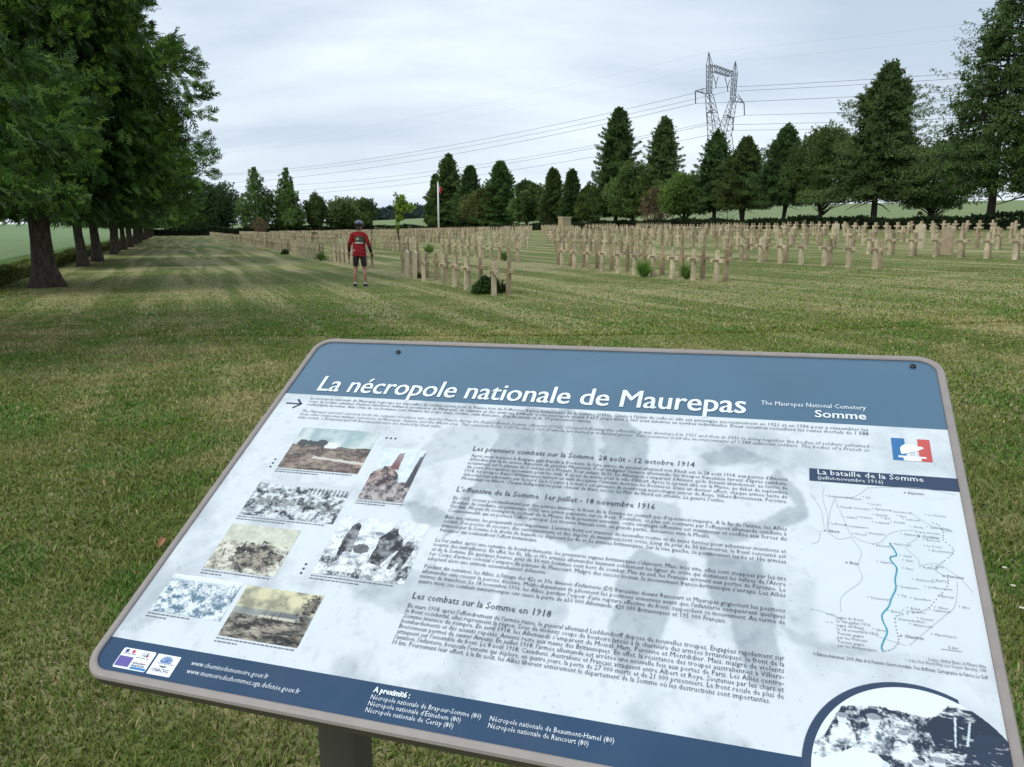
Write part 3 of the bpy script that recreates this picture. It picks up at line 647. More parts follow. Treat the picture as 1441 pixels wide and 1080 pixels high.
objs = []; merged = {}
for k, (part, s, u0, v, size, u1, bold, shear, just) in enumerate(TX):
    cu = bpy.data.curves.new('t', 'FONT'); cu.body = s; cu.size = size; cu.resolution_u = 3 if size > .02 else 1; cu.offset = bold if (bold or size > .0113 or size < .009) else -.00005; cu.shear = shear
    cu.fill_mode = 'FRONT'
    o = bpy.data.objects.new('t', cu); COL.objects.link(o); objs.append(o)
for ti, ((part, s, u0, v, size, u1, bold, shear, just), me) in enumerate(zip(TX, evaluated(objs))):
    n = len(me.vertices); co = np.empty(n * 3, np.float32); me.vertices.foreach_get('co', co); co = co.reshape(-1, 3)
    me.calc_loop_triangles(); tri = np.empty(len(me.loop_triangles) * 3, np.int32); me.loop_triangles.foreach_get('vertices', tri)
    bpy.data.meshes.remove(me)
    if n == 0: continue
    mn, mx_ = co[:, 0].min(), co[:, 0].max()
    sx = (u1 - u0) / (mx_ - mn) if u1 else 1.0
    co[:, 0] = (co[:, 0] - mn) * sx + u0; co[:, 1] -= v; co[:, 2] = H0 + .0011 + (ti % 3) * .00006
    key = part if part != 'paragraph_text' else part + '|' + str(round(v, 1) if False else [i for i, q in enumerate((.39, .445, .49, .54, .59, 1)) if v < q][0])
    if part == 'heading_text': key = part + '|' + str(round(v, 3))
    if part == 'footer_text': key = part + '|' + str(int(u0 > .3) + int(u0 > .55))
    if part == 'map_text': key = part + '|' + ('legend' if u0 == 1.0175 else 'source' if v > .588 else 'names')
    V_, F_ = merged.setdefault(key, ([], []))
    F_.append(tri.reshape(-1, 3) + sum(len(x) for x in V_)); V_.append(co)
ink = {'title_text': m_white, 'subtitle_text': m_white, 'map_title': m_white, 'footer_text': m_white, 'translation_text': m_ink2, 'map_text': m_ink2, 'sticker_text': m_ink}
for key, (V_, F_) in merged.items():
    nm = key.split('|')[0]; me = npmesh(nm, np.concatenate(V_), np.concatenate(F_)); ppart(nm, me, ink.get(nm, m_ink))

# ---- map lines, bar, emblem, stickers, marks
ppart('map_title_bar', flat_mesh('map_title_bar', [[(.9867, .2835), (1.1872, .2835), (1.1872, .3096), (.9867, .3096)]], H0 + .0004), m_barm)
river = [uv(*q) for q in [(1252, 763), (1258, 771), (1262, 780), (1254, 782), (1254, 787), (1262, 797), (1262, 803), (1260, 815), (1261, 827), (1255, 840), (1251, 852), (1242, 863), (1243, 873), (1249, 887), (1244, 900), (1241, 909), (1243, 915)]]
def smooth(pts, n=4):
    P = [pts[0]] + list(pts) + [pts[-1]]; r = []
    for i in range(1, len(P) - 2):
        for k in range(n):
            t = k / n; r.append(tuple(.5 * ((2 * P[i][j]) + (-P[i - 1][j] + P[i + 1][j]) * t + (2 * P[i - 1][j] - 5 * P[i][j] + 4 * P[i + 1][j] - P[i + 2][j]) * t * t + (-P[i - 1][j] + 3 * P[i][j] - 3 * P[i + 1][j] + P[i + 2][j]) * t ** 3) for j in (0, 1)))
    return r + [tuple(pts[-1])]
ppart('map_front_line', flat_mesh('map_front_line', stroke_polys(smooth(river), .0019), H0 + .0005), m_blueink)
thin = []
for ln in ([(1160, 685), (1158, 700), (1165, 725), (1163, 745)], [(1140, 692), (1155, 715), (1160, 740)], [(1175, 700), (1168, 720), (1166, 745)], [(1172, 698), (1198, 699), (1215, 690), (1222, 684)],
           [(1175, 700), (1188, 730), (1200, 753), (1225, 763), (1240, 761), (1255, 748), (1285, 745), (1292, 755), (1275, 768), (1292, 785), (1296, 794), (1320, 792), (1352, 812)], [(1198, 755), (1212, 775), (1208, 795), (1213, 815), (1185, 838), (1184, 860)],
           [(1163, 745), (1180, 757), (1198, 754)], [(1155, 745), (1152, 760), (1142, 764)], [(1140, 855), (1165, 862), (1225, 890), (1275, 907)], [(1348, 817), (1345, 850), (1330, 865), (1300, 890), (1280, 907)], [(1352, 812), (1370, 832)], [(1222, 685), (1290, 685), (1345, 695)],
           [(1280, 719), (1310, 738), (1325, 742)]):
    thin += stroke_polys(smooth([uv(*q) for q in ln]), .0005)
dl = smooth([uv(*q) for q in [(1308, 733), (1322, 738), (1328, 748), (1328, 758), (1342, 772), (1337, 782), (1320, 795), (1319, 803), (1334, 812), (1332, 826), (1318, 842), (1306, 855), (1292, 860), (1268, 864), (1260, 868), (1262, 885), (1265, 900), (1258, 911), (1246, 915)]], 7)
acc = 0; lastp = dl[0]
for q in dl:
    if math.hypot(q[0] - lastp[0], q[1] - lastp[1]) > .0036: dots.append(disc(q[0], q[1], .0009, 6)); lastp = q
dots += stroke_polys([uv(1163, 862.5), uv(1175, 864)], .0006) + stroke_polys([uv(1163, 873.5), uv(1166, 874)], .0006) + stroke_polys([uv(1169, 874.3), uv(1172, 874.7)], .0006) + stroke_polys([uv(1325, 912), uv(1354, 916)], .0006)
ppart('map_lines', flat_mesh('map_lines', thin, H0 + .0005), gloss('pale_ink', (.36, .42, .46), .3))
ppart('map_dots', flat_mesh('map_dots', dots, H0 + .0007), m_ink2)
marks = []
for q in ((.2765, .2842), (.2853, .2842), (.2941, .2842), (.0862, .3575), (.0862, .3668), (.0862, .3760), (.2566, .5680), (.2566, .5765), (.2566, .5848)): marks.append(disc(q[0], q[1], .0021, 12))
marks += stroke_polys([(.0300, .2085), (.0620, .2085)], .0036) + stroke_polys([(.0500, .1965), (.0625, .2085), (.0500, .2205)], .0040)
m_mark = gloss('mark_ink', (.035, .045, .10), .3)
for k in (0, 3, 6): ppart('dot_marks', flat_mesh('dot_marks', marks[k:k + 3], H0 + .0006), m_mark)
ppart('arrow_mark', flat_mesh('arrow_mark', marks[9:], H0 + .0006), m_mark)
em = [([(1.1055, .2055), (1.1240, .2055), (1.1240, .2535), (1.1055, .2535)], 0), ([(1.1420, .2055), (1.1590, .2055), (1.1590, .2535), (1.1420, .2535)], 1)]
emo = ppart('emblem', flat_mesh('emblem', [e[0] for e in em], H0 + .0005), gloss('emblem_blue', (.04, .17, .38), .3)); emo.data.materials.append(gloss('emblem_red', (.58, .10, .09), .3)); emo.data.polygons[1].material_index = 1
hel = [(1.1170, .2360)] + [(1.1300 + .0135 * math.cos(R(t)), .2300 - .0125 * math.sin(R(t))) for t in range(170, 20, -15)] + [(1.1455, .2215), (1.1500, .2250), (1.1400, .2320), (1.1180, .2405)]
ped = [[(1.1270, .2380), (1.1290, .2380), (1.1290, .2440), (1.1270, .2440)], [(1.1370, .2340), (1.1390, .2340), (1.1390, .2440), (1.1370, .2440)], [(1.1130, .2438), (1.1510, .2438), (1.1510, .2475), (1.1130, .2475)], [(1.1200, .2478), (1.1440, .2478), (1.1440, .2536), (1.1200, .2536)]]
ppart('emblem_helmet', flat_mesh('emblem_helmet', [hel] + ped, H0 + .0008), m_white)
st = ppart('logo_sticker', flat_mesh('logo_sticker', [rrect(.0470, .7480, .1040, .7795, .003, 4), rrect(.1075, .7485, .1468, .7800, .001, 3)], H0 + .0005), gloss('sticker_white', (.85, .90, .95), .25))
def stk(name, polys, colr, h=.0008): ppart(name, flat_mesh(name, polys, H0 + h), gloss(name + '_ink', colr, .3))
stk('logo_print', [[(.0485, .7610), (.0725, .7610), (.0725, .7765), (.0485, .7765)]], (.13, .10, .36))
stk('logo_print', [[(.0525, .7500), (.0580, .7500), (.0580, .7552), (.0525, .7552)]], (.05, .06, .30))
stk('logo_print', [[(.0765, .7745), (.1030, .7745), (.1030, .7780), (.0765, .7780)]], (.04, .22, .50))
stk('logo_print', [[(.0640, .7500), (.0690, .7500), (.0690, .7552), (.0640, .7552)], [(.0905, .7578), (.0922, .7500), (.0940, .7578)], [(.0945, .7555), (.0990, .7560), (.0945, .7565)]], (.62, .05, .12))
fan = [[(.1270, .7590), (.1270 + .0105 * math.cos(R(t)), .7590 - .0085 * math.sin(R(t))), (.1270 + .0105 * math.cos(R(t + 12)), .7590 - .0085 * math.sin(R(t + 12)))] for t in range(5, 175, 18)] + [[(.1180, .7592), (.1360, .7592), (.1360, .7610), (.1180, .7610)]]
stk('logo_print', fan, (.08, .19, .45))
tiny = captions(.0510, .7563, .019, (.95,), 5) + captions(.0760, .7596, .0225, (.95,), 6) + captions(.1150, .7618, .024, (.9,), 7)
tiny = [[(u, v * .5 + q[0][1] * .5) for u, v in q] for q in tiny]
stk('logo_print', tiny + [[(.1200, .7655), (.1340, .7655), (.1320, .7672), (.1270, .7685), (.1220, .7672)]], (.12, .13, .16), .0009)
for u, v in ((.2015, .0382), (1.1527, .0272)):
    mb = MB(); mb.tube([pl(u, v, H0), pl(u, v, H0 + .0030), pl(u, v, H0 + .0042)], [.0050, .0048, .0030], 12); mb.tube([pl(u, v, H0 + .0035), pl(u, v, H0 + .0052)], .0020, 6)
    ppart('screw', mb.mesh('screw'), m_bolt)
# little dried water marks and scratches live in the roughness noise; two posts carry the tray
for u in (.2270, .9730):
    q = P_TL + P_V1 * u - P_V2 * .4; top = (q - P_N * .036)
    lc = Vector((q.x - gx.x, q.y - gx.y, 0)); ang = math.atan2(P_V1.y, P_V1.x)
    me = MB()
    pts = rrect(-.038, -.038, .038, .038, .014, 5); n = len(pts)
    for z in (0, 1):
        for (x, y) in pts:
            w = Vector((x, y, 0)); w.rotate(Matrix.Rotation(ang, 3, 'Z')); p3 = Vector((lc.x + w.x, lc.y + w.y, -.25))
            if z:
                d = Vector((p3.x + gx.x, p3.y + gx.y, 0)) - (P_TL - P_N * .033); p3.z = -(P_N.x * d.x + P_N.y * d.y + P_N.z * (0 - (P_TL - P_N * .033).z) - 0) / P_N.z if False else (P_TL - P_N * .033).z - (P_N.x * (p3.x + gx.x - (P_TL - P_N * .033).x) + P_N.y * (p3.y + gx.y - (P_TL - P_N * .033).y)) / P_N.z
            me.v.append(tuple(p3))
    for k in range(n): me.f.append((k, (k + 1) % n, n + (k + 1) % n, n + k)); me.m.append(0)
    me.f.append(tuple(range(n, 2 * n))); me.m.append(0)
    link('post', me.mesh('post'), m_post_and_lip_shade, panel)
    mb = MB(); mb.box(pl(u, .4, -.040), (.11, .34, .010)); ppart('bracket', mb.mesh('bracket', bevel=.002), m_post_and_lip_shade)
#@@TREES
# ------------------------------------------------------------------ foliage generators
FIN = {}
def blades_tmpl(angles, L, w, droop=.15, out_of=.25, seed=0):
    """a fan of leaf-like diamonds lying about +X"""
    rg = random.Random(seed); V = []; F = []
    for k, (a, l) in enumerate(zip(angles, L)):
        a = R(a); d = np.array([math.cos(a), math.sin(a), rg.uniform(-out_of, out_of)]); d /= np.linalg.norm(d)
        s = np.cross(d, [0, 0, 1]); s /= np.linalg.norm(s); s = s * math.cos(1.1 * k) + np.array([0, 0, 1]) * math.sin(1.1 * k) * .6
        o = len(V); V += [np.zeros(3), d * l * .45 + s * w, d * l + np.array([0, 0, -droop * l]), d * l * .45 - s * w]; F.append((o, o + 1, o + 2, o + 3))
    return np.array(V), np.array(F)
def scatter(pos, dirs, size, tmpl, rg):
    TV, TF = tmpl; n = len(pos)
    d = dirs / (np.linalg.norm(dirs, axis=1, keepdims=True) + 1e-9)
    r = rg.normal(size=(n, 3)); s = np.cross(d, r); s /= np.linalg.norm(s, axis=1, keepdims=True) + 1e-9; u = np.cross(s, d)
    V = pos[:, None, :] + size[:, None, None] * (TV[None, :, 0, None] * d[:, None] + TV[None, :, 1, None] * s[:, None] + TV[None, :, 2, None] * u[:, None])
    F = (np.arange(n) * len(TV))[:, None, None] + TF[None]
    return V.reshape(-1, 3), F.reshape(-1, 4)
T_SPRIG = blades_tmpl((0, 48, -48, 22, -24), (1, .62, .6, .85, .8), .085, .12, .3, 1)
T_CLUMP = blades_tmpl((0, 60, -60, 120, -110, 25), (1, .9, .85, .7, .7, .8), .24, .1, .8, 2)
T_LEAF = blades_tmpl((0, 70, -65, 150), (1, .8, .9, .7), .30, .1, .9, 3)
def feather(seed=0):
    rg = random.Random(seed); V = []; F = []
    def leaf(p, d, l, w):
        s = np.cross(d, [0.1, 0.2, 1]); s /= np.linalg.norm(s); o = len(V); V.extend([p, p + d * l * .5 + s * w, p + d * l, p + d * l * .5 - s * w]); F.append((o, o + 1, o + 2, o + 3))
    leaf(np.zeros(3), np.array([1, 0, -.06]), 1.0, .045)
    for k in range(4):
        x = .12 + .2 * k
        for sg in (-1, 1):
            a = R(42 + rg.uniform(-8, 8)); d = np.array([math.cos(a), sg * math.sin(a), rg.uniform(-.35, .15)]); leaf(np.array([x, 0, -.05 * x]), d, .40 * (1.1 - x * .7), .046)
    return np.array(V), np.array(F)
T_FEATHER = feather(3)
m_spruce = vcol_mat('spruce_needles', .55, .3, .22)
m_leafy = vcol_mat('tree_leaves', .6, .25, .32)
m_bark = mat('bark', (.085, .070, .055), .9, 0, .35, 5, .9, .15, stretch=(3, 3, .8), col2=(.05, .042, .034))
m_barkl = mat('grey_bark', (.16, .145, .12), .9, 0, .3, 6, .8, .15, stretch=(3, 3, .8), col2=(.09, .08, .065))

def trunk_mesh(H, r0, seed, flare=1.5, top=.92, limbs=(), stems=1, lean=.0, n=12):
    rg = random.Random(seed); mb = MB()
    for s in range(stems):
        a0 = rg.uniform(0, 6.28); sp = (.0 if stems == 1 else rg.uniform(.5, 1.0)); pts, rs = [], []
        for k in range(11):
            t = k / 10; z = -.3 + (H * top + .3) * t
            w = sp * min(1, t * 2.2); off = .035 * H * math.sin(t * 3 + a0) * t
            pts.append((math.cos(a0) * w + off * .5 + lean * t * H, math.sin(a0) * w + off, z))
            fl = 1 + (flare - 1) * max(0, 1 - (z + .3) / 1.1) ** 2
            rs.append(max(.015, r0 * (1 if stems == 1 else .62) * (1 - t) ** .8 * fl))
        if stems == 1 and H > 6: pts.insert(1, (pts[0][0], pts[0][1], .12)); rs.insert(1, r0 * (1 + (flare - 1) * .55)); pts.insert(2, (pts[0][0], pts[0][1], .55)); rs.insert(2, r0 * 1.08)
        mb.tube(pts, rs, n)
    for (p, q, r) in limbs:
        m = (Vector(p) + Vector(q)) / 2 + Vector((0, 0, .04 * (Vector(q) - Vector(p)).length)); mb.tube([p, m, q], [r, r * .7, r * .25], 5, False)
    me = mb.mesh('trunk', smooth=True)
    if stems == 1 and r0 > .2:                          # roots: bulge the base irregularly
        for v in me.vertices:
            if v.co.z < .5:
                a = math.atan2(v.co.y, v.co.x); k = 1 + (.30 * math.sin(a * 3 + seed) + .16 * math.sin(a * 5 + 2 * seed)) * max(0, .5 - v.co.z) * 1.5; v.co.x *= k; v.co.y *= k
    return me

def spruce(seed, H, Rm, base, nb, per, es, col, tip, stub=.0, hang=.9, prof=None, inner=.25, zmax=None, tmpl=None, zmin=None):
    """layered conifer: limbs in all directions, each with side twigs that hang; every element a small spray of needles"""
    rg = np.random.RandomState(seed); P, D, S, C = [], [], [], []; limbs = []
    for i in range(nb):
        t = (i + rg.rand()) / nb; t = t ** .92; z = base + (H - base) * t
        if zmax and z > zmax: continue
        pr = prof(t) if prof else (1 - t) ** .75 * min(1, .62 + 2.2 * t)
        az = i * 2.39996 + rg.rand() * .9; L = Rm * pr * (.74 + .34 * rg.rand()) * (1 + .13 * math.sin(2 * az + z * .9 + seed)) + .25; lb = .62 + .75 * rg.rand()
        out = np.array([math.cos(az), math.sin(az), 0]); side = np.array([-out[1], out[0], 0])
        n = max(6, int(per * (L / Rm) ** 1.15)); s = .12 + .88 * rg.rand(n) ** .62
        lift = rg.uniform(-.05, .12) - .22 * (1 - t); W = (.42 * L * (1.05 - s)) * 1.0 + .12
        lat = (rg.rand(n) * 2 - 1) * W; zz_ = lift * L * s - .12 * L * s * s + .20 * L * s ** 4 * (.4 + .6 * t)
        drop = hang * (rg.rand(n) ** 1.3) * (.35 + .5 * (1 - t)) * (1 - .35 * s)
        p = out * (L * s)[:, None] + side * lat[:, None]; p[:, 2] += z + zz_ - drop - .18 * np.abs(lat)
        d = out * (.55 + .6 * s)[:, None] + side * (np.sign(lat) * .5 * rg.rand(n))[:, None]; d[:, 2] += -.9 * (1 - s) - .35 * rg.rand(n) * hang + .55 * (s > .88) + rg.normal(size=n) * .28
        dn = (rg.rand(n) < .55) & (s < .92); d[dn] = out * .25 + d[dn] * .25; d[dn, 2] = -.9
        d += rg.normal(size=(n, 3)) * .22
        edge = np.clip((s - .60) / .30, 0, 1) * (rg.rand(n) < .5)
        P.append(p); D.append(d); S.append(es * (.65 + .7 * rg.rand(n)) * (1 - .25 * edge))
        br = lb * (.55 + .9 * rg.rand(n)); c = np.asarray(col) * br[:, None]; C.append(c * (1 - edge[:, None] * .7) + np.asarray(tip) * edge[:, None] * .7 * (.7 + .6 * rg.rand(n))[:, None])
        if i % 3 == 0: limbs.append(((0, 0, z), tuple(out * L * .62 + np.array([0, 0, z + lift * L * .62 - .06 * L])), .012 + .012 * L))
    P, D, S, C = map(np.concatenate, (P, D, S, C))
    if zmin is not None:
        k = P[:, 2] > zmin + .35 * rg.rand(len(P)) ** 2; P, D, S, C = P[k], D[k], S[k], C[k]
    V, F = scatter(P, D, S, tmpl or T_SPRIG, rg); m = len((tmpl or T_SPRIG)[0])
    Cv = np.repeat(C, m, 0)
    if inner:
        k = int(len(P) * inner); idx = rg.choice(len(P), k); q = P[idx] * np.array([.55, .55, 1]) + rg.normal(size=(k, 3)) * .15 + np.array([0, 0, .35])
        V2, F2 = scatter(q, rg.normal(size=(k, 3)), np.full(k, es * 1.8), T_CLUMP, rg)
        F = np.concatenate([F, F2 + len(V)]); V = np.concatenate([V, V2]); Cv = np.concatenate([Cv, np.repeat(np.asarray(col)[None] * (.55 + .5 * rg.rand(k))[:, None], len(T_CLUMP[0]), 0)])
    return V, F, Cv, limbs

def billow(seed, H, Rm, base, nb, per, es, col, tip, prof, up=.5, tmpl=None, blob=.30, gaps=0.0, zmin=None):
    """crown made of many leafy boughs of uneven size spread through the envelope"""
    rg = np.random.RandomState(seed); P, D, S, C, limbs = [], [], [], [], []
    for i in range(nb):
        t = ((i + rg.rand()) / nb) ** 1.05; z = base + (H - base) * t; az = i * 2.39996 + rg.rand() * 1.2; rr = Rm * prof(t) * (1 + .22 * math.sin(2 * az + z * 1.1 + seed) + .12 * math.sin(z * 2.3 + seed))
        rad = rr * (.40 + .60 * rg.rand()); bs = max(.22, rr * blob + .14 * Rm * blob) * (.5 + .95 * rg.rand())
        if rg.rand() < gaps: continue
        c = np.array([math.cos(az) * rad, math.sin(az) * rad, z + rg.normal() * .2])
        n = max(8, int(per * (bs / (Rm * blob)) ** 1.7)); v = rg.normal(size=(n, 3)); v /= np.linalg.norm(v, axis=1, keepdims=True)
        r_ = bs * (.55 + .6 * rg.rand(n)) ; p = c + v * r_[:, None] * np.array([1, 1, .95 + up * .5])
        out = np.array([math.cos(az), math.sin(az), .2]); d = v * .8 + out * .5 + np.array([0, 0, up]) + rg.normal(size=(n, 3)) * .3
        P.append(p); D.append(d); S.append(es * (.6 + .8 * rg.rand(n)))
        lite = np.clip(v @ np.array([-.1, -.1, .8]) * .0 + rg.rand(n) ** 2, 0, 1)[:, None] * .6; bt = .55 + .95 * rg.rand()
        C.append((np.asarray(col) * (1 - lite) + np.asarray(tip) * lite) * bt)
        limbs.append(((0, 0, max(base * .6, z - rad * .9)), tuple(c), .015 + .012 * rad))
    P, D, S, C = map(np.concatenate, (P, D, S, C)); tm = tmpl or T_CLUMP
    if zmin is not None:
        k = P[:, 2] > zmin + .5 * rg.rand(len(P)) ** 2; P, D, S, C = P[k], D[k], S[k], C[k]
    V, F = scatter(P, D, S, tm, rg); Cv = np.repeat(C, len(tm[0]), 0)
    return V, F, Cv, limbs

def plant_tree(name, label, cat, x, y, gen, r0, group, leafmat, bark, stems=1, lean=0.0, flare=1.5, rot=0, top=.92, src=None, scale=1.0, crown_name='crown'):
    z = float(zg(x, y)); root = empty(name, (x, y, z), rot); tag(root, label, cat, group)
    if src is None:
        V, F, Cv, limbs = gen; H = float(V[:, 2].max())
        me = npmesh(crown_name, V, F, Cv); me.materials.append(leafmat); tm = trunk_mesh(H, r0, int(x * 7 + y * 3) & 255, flare, top, limbs, stems, lean); tm.materials.append(bark)
        src = (me, tm)
    c = link(crown_name, src[0], None, root); t = link('trunk', src[1], None, root)
    if scale != 1.0: root.scale = (scale,) * 3
    return src

# ---- the avenue of spruces along the left edge
SPC, SPT = (.052, .112, .021), (.25, .41, .06)
av = [13.2, 25.4, 38.7, 44.3, 54.6, 60.8, 68.5, 76.3, 84.0, 91.5, 99.5, 107.7, 116, 125, 134, 144, 155, 167, 178]
ords = ['nearest', 'second', 'third', 'fourth', 'fifth', 'sixth', 'seventh', 'eighth', 'ninth', 'tenth', 'eleventh', 'twelfth', 'thirteenth', 'fourteenth', 'fifteenth', 'sixteenth', 'seventeenth', 'eighteenth', 'nineteenth']
pr0 = lambda t: min(1.0, .84 + 1.6 * t) * (1 - t) ** .55
pr1 = lambda t: min(1.0, .90 + 1.6 * t) * (1 - t * .97) ** .34
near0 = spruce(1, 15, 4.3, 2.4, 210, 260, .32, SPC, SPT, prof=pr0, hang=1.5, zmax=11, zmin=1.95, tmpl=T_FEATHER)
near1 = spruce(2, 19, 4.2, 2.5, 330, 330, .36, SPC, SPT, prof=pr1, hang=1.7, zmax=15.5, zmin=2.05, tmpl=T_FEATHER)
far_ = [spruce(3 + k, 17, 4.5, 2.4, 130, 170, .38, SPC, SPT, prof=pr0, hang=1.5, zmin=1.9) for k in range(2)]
fs_ = [None, None]
for k, a in enumerate(av):
    b = -3.4 + .15 * math.sin(k * 2.1); p = ab(a, b if k != 0 else -4.9)
    if k == 0: lab = 'nearest spruce of the left avenue, its boughs filling the top left corner'
    elif k == 1: lab = 'big spruce with the thickest bare trunk beside the lawn on the left'
    elif k == len(av) - 1: lab = 'farthest small spruce at the end of the left avenue by the hedge'
    else: lab = f'{ords[k]} spruce from the camera in the avenue along the left lawn edge'
    if k < 2: plant_tree('spruce_tree', lab, 'tree', p[0], p[1], (near0, near1)[k], (.24, .29)[k], 'spruces of the left avenue', m_spruce, m_bark, flare=1.7, lean=.03)
    else:
        q = k % 2; s = plant_tree('spruce_tree', lab, 'tree', p[0], p[1], far_[q], .20, 'spruces of the left avenue', m_spruce, m_bark, rot=k * 1.3, src=fs_[q], scale=1.0 + .1 * math.sin(k * 3), flare=1.8, lean=.02)
        fs_[q] = s

# ---- trees behind the graves: photo x of the trunk, photo y of the top, half width in photo pixels, kind
def at_b(px, b):
    r = ray(px, 321); k = r[0] / r[1]; Y = b / (B[0] * k + B[1]); return k * Y, Y
def top_h(px, py, Y, z0):
    r = ray(px, py); return EYE + r[2] / r[1] * Y - z0
cone = lambda t: (min(1, .45 + 3.0 * t) * (1 - t) ** .72)
flame = lambda t: min(1, .50 + 2.2 * t) * (1 - t ** 2.2) ** .9 * (1 - .35 * t)
oval = lambda t: math.sqrt(max(.02, 1 - (2 * t - .95) ** 2 / 1.12)) 
broad = lambda t: min(1, .72 + 1.6 * t) * (1 - t) ** .62 * (1 + .14 * math.sin(t * 19))
ragged = lambda t: min(1, .6 + 2 * t) * (1 - t) ** .6
G1, G2, G3, G4 = (.090, .158, .044), (.20, .30, .075), (.112, .17, .048), (.22, .29, .075)
G5, G6 = (.05, .075, .03), (.12, .14, .055)
row = [  # px, top, half, kind, b, base, label
 (632, 221, 24, 's', 60, 1.2, 'tall dark conifer just right of the flagpole, second highest of its clump'),
 (614, 250, 12, 's', 62, 1.0, 'slim dark conifer immediately left of the flagpole'),
 (662, 238, 20, 's', 60, 1.0, 'dark conifer with a split tip, second tree right of the flagpole'),
 (684, 268, 18, 'b', 58, 1.6, 'low rounded dark green tree between two conifers right of the flagpole'),
 (705, 231, 24, 's', 60, 1.2, 'broad pointed conifer midway between flagpole and stone monument'),
 (742, 257, 17, 'l', 60, 1.6, 'small loose tree left of the stone monument with thin airy crown'),
 (778, 243, 15, 's', 61, 1.0, 'narrow conifer just left of the stone monument'),
 (804, 244, 14, 's', 61, 1.0, 'narrow conifer directly above the stone monument'),
 (828, 265, 14, 'b', 62, 1.2, 'low tree filling the gap left of the tall pointed spruce'),
 (866, 156, 36, 'S', 60, 1.6, 'tall pointed spruce with tiered boughs, first tall tree right of the monument'),
 (890, 236, 24, 'b', 58, 1.8, 'bushy green tree in front of and between two tall conifers'),
 (929, 168, 36, 's', 60, 1.8, 'tall broad conifer behind the bare brown shrub'),
 (962, 250, 22, 'b', 58.5, 1.6, 'low yellowish green tree right of the bare brown shrub'),
 (1004, 190, 31, 's', 60, 1.8, 'dark pointed conifer standing in front of the pylon legs'),
 (1044, 200, 32, 'c', 59.5, 1.8, 'two peaked cypress just right of the pylon with spreading lower boughs'),
 (1100, 182, 36, 'c', 59.5, 2.0, 'broad cypress on forked trunks, second tree right of the pylon'),
 (1157, 182, 38, 'l', 60, 2.0, 'loose crowned tree with fine twigs left of the big leaning conifer'),
 (1228, 94, 62, 'c', 60, 2.0, 'big conifer with a ragged leaning tip, second tallest on the right'),
 (1312, 205, 34, 'l', 66, 1.2, 'dark hazy tree filling the gap between the two biggest conifers'),
 (1392, -20, 88, 'S', 60, 2.3, 'biggest conifer at the right edge with its top out of the picture'),
 (1490, 10, 70, 'c', 60, 2.0, 'conifer cut by the right edge of the picture'),
]
for i, (px, ty, half, kind, b, bz, lab) in enumerate(row):
    x, y = at_b(px, b); z0 = float(zg(x, y)); H = top_h(px, ty, y, z0); Rm = half * y / FPX * (1.06 if px < 950 else 1.16 if px < 1300 else 1.32); es = max(.16, y / FPX * 3.4)
    lab = lab[0].lower() + lab[1:]
    zc = bz if i < 13 else bz + .25
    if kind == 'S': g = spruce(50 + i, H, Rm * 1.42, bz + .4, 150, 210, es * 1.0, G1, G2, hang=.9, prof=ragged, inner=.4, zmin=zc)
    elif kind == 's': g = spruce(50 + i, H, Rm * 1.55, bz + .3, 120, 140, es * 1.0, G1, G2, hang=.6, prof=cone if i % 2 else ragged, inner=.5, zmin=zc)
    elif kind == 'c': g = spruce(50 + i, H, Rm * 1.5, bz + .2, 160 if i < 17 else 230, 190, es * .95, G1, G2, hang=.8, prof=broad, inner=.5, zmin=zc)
    elif kind == 'b': g = billow(50 + i, H, Rm * 1.18, bz, 70, 110, es * .9, G3, G4, oval, .3, T_CLUMP, .34, zmin=zc)
    else: g = billow(50 + i, H, Rm * 1.05, bz, 110, 90, es * .85, G3, (.10, .14, .055), oval, .5, T_LEAF, .24, zmin=zc)
    tn = np.array([1 + .12 * math.sin(i * 2.3 + 1), 1 + .06 * math.sin(i * 1.7), 1 + .12 * math.sin(i * 3.1)]) * (1 + .13 * math.sin(i * 5.3)); g = (g[0], g[1], g[2] * tn, g[3])
    if i in (9, 17, 19, 11): w_ = np.clip(g[0][:, 2] - .35 * H, 0, 99); g[0][:, 0] += (.05 if i == 17 else .018) * w_
    st = (3 if i in (14, 15) else 1) if kind == 'c' else 3 if kind == 'x' or (kind == 'b' and i % 2) else (2 if kind == 'l' else 1)
    plant_tree('conifer_tree' if kind in 'Ssc' else 'broadleaf_tree', lab, 'tree', x, y, g, .16 + .010 * H, 'trees behind the graves', m_leafy, m_bark, stems=st, flare=1.5)
# trees at the far left end
for px, ty, half, kind, a, bz, lab in ((362, 236, 23, 'c', 184, .8, 'dense dark conifer at the far end, left one of a pair'), (406, 239, 20, 'c', 184, .8, 'pointed dark conifer at the far end, right one of a pair'),
        (445, 275, 11, 'l', 184, 1.4, 'small thin crowned tree right of the pair of dark conifers'), (480, 284, 20, 'l', 184, 1.6, 'rounded airy tree left of the cyclist helmet in the distance'), (508, 284, 19, 'b', 184, 1.6, 'rounded dense tree directly behind the cyclist helmet')):
    r = ray(px, 321); k = r[0] / r[1]; y = a / (A[0] * k + A[1]); x = k * y; z0 = float(zg(x, y)); H = top_h(px, ty, y, z0); Rm = half * y / FPX; es = y / FPX * 3.0
    g = billow(90 + px, H, Rm * (1.25 if kind == 'c' else 1), bz, 90, 26 if kind == 'l' else 60, es, G1 if kind == 'c' else G3, G2 if kind == 'c' else (.075, .10, .04), flame if kind == 'c' else oval, .5, T_CLUMP if kind != 'l' else T_LEAF, .3)
    plant_tree('conifer_tree' if kind == 'c' else 'broadleaf_tree', lab, 'tree', x, y, g, .25, 'trees at the far end', m_leafy, m_bark, stems=1 if kind == 'c' else 2)
r = ray(300, 321); x, y = r[0] / r[1] * 250, 250
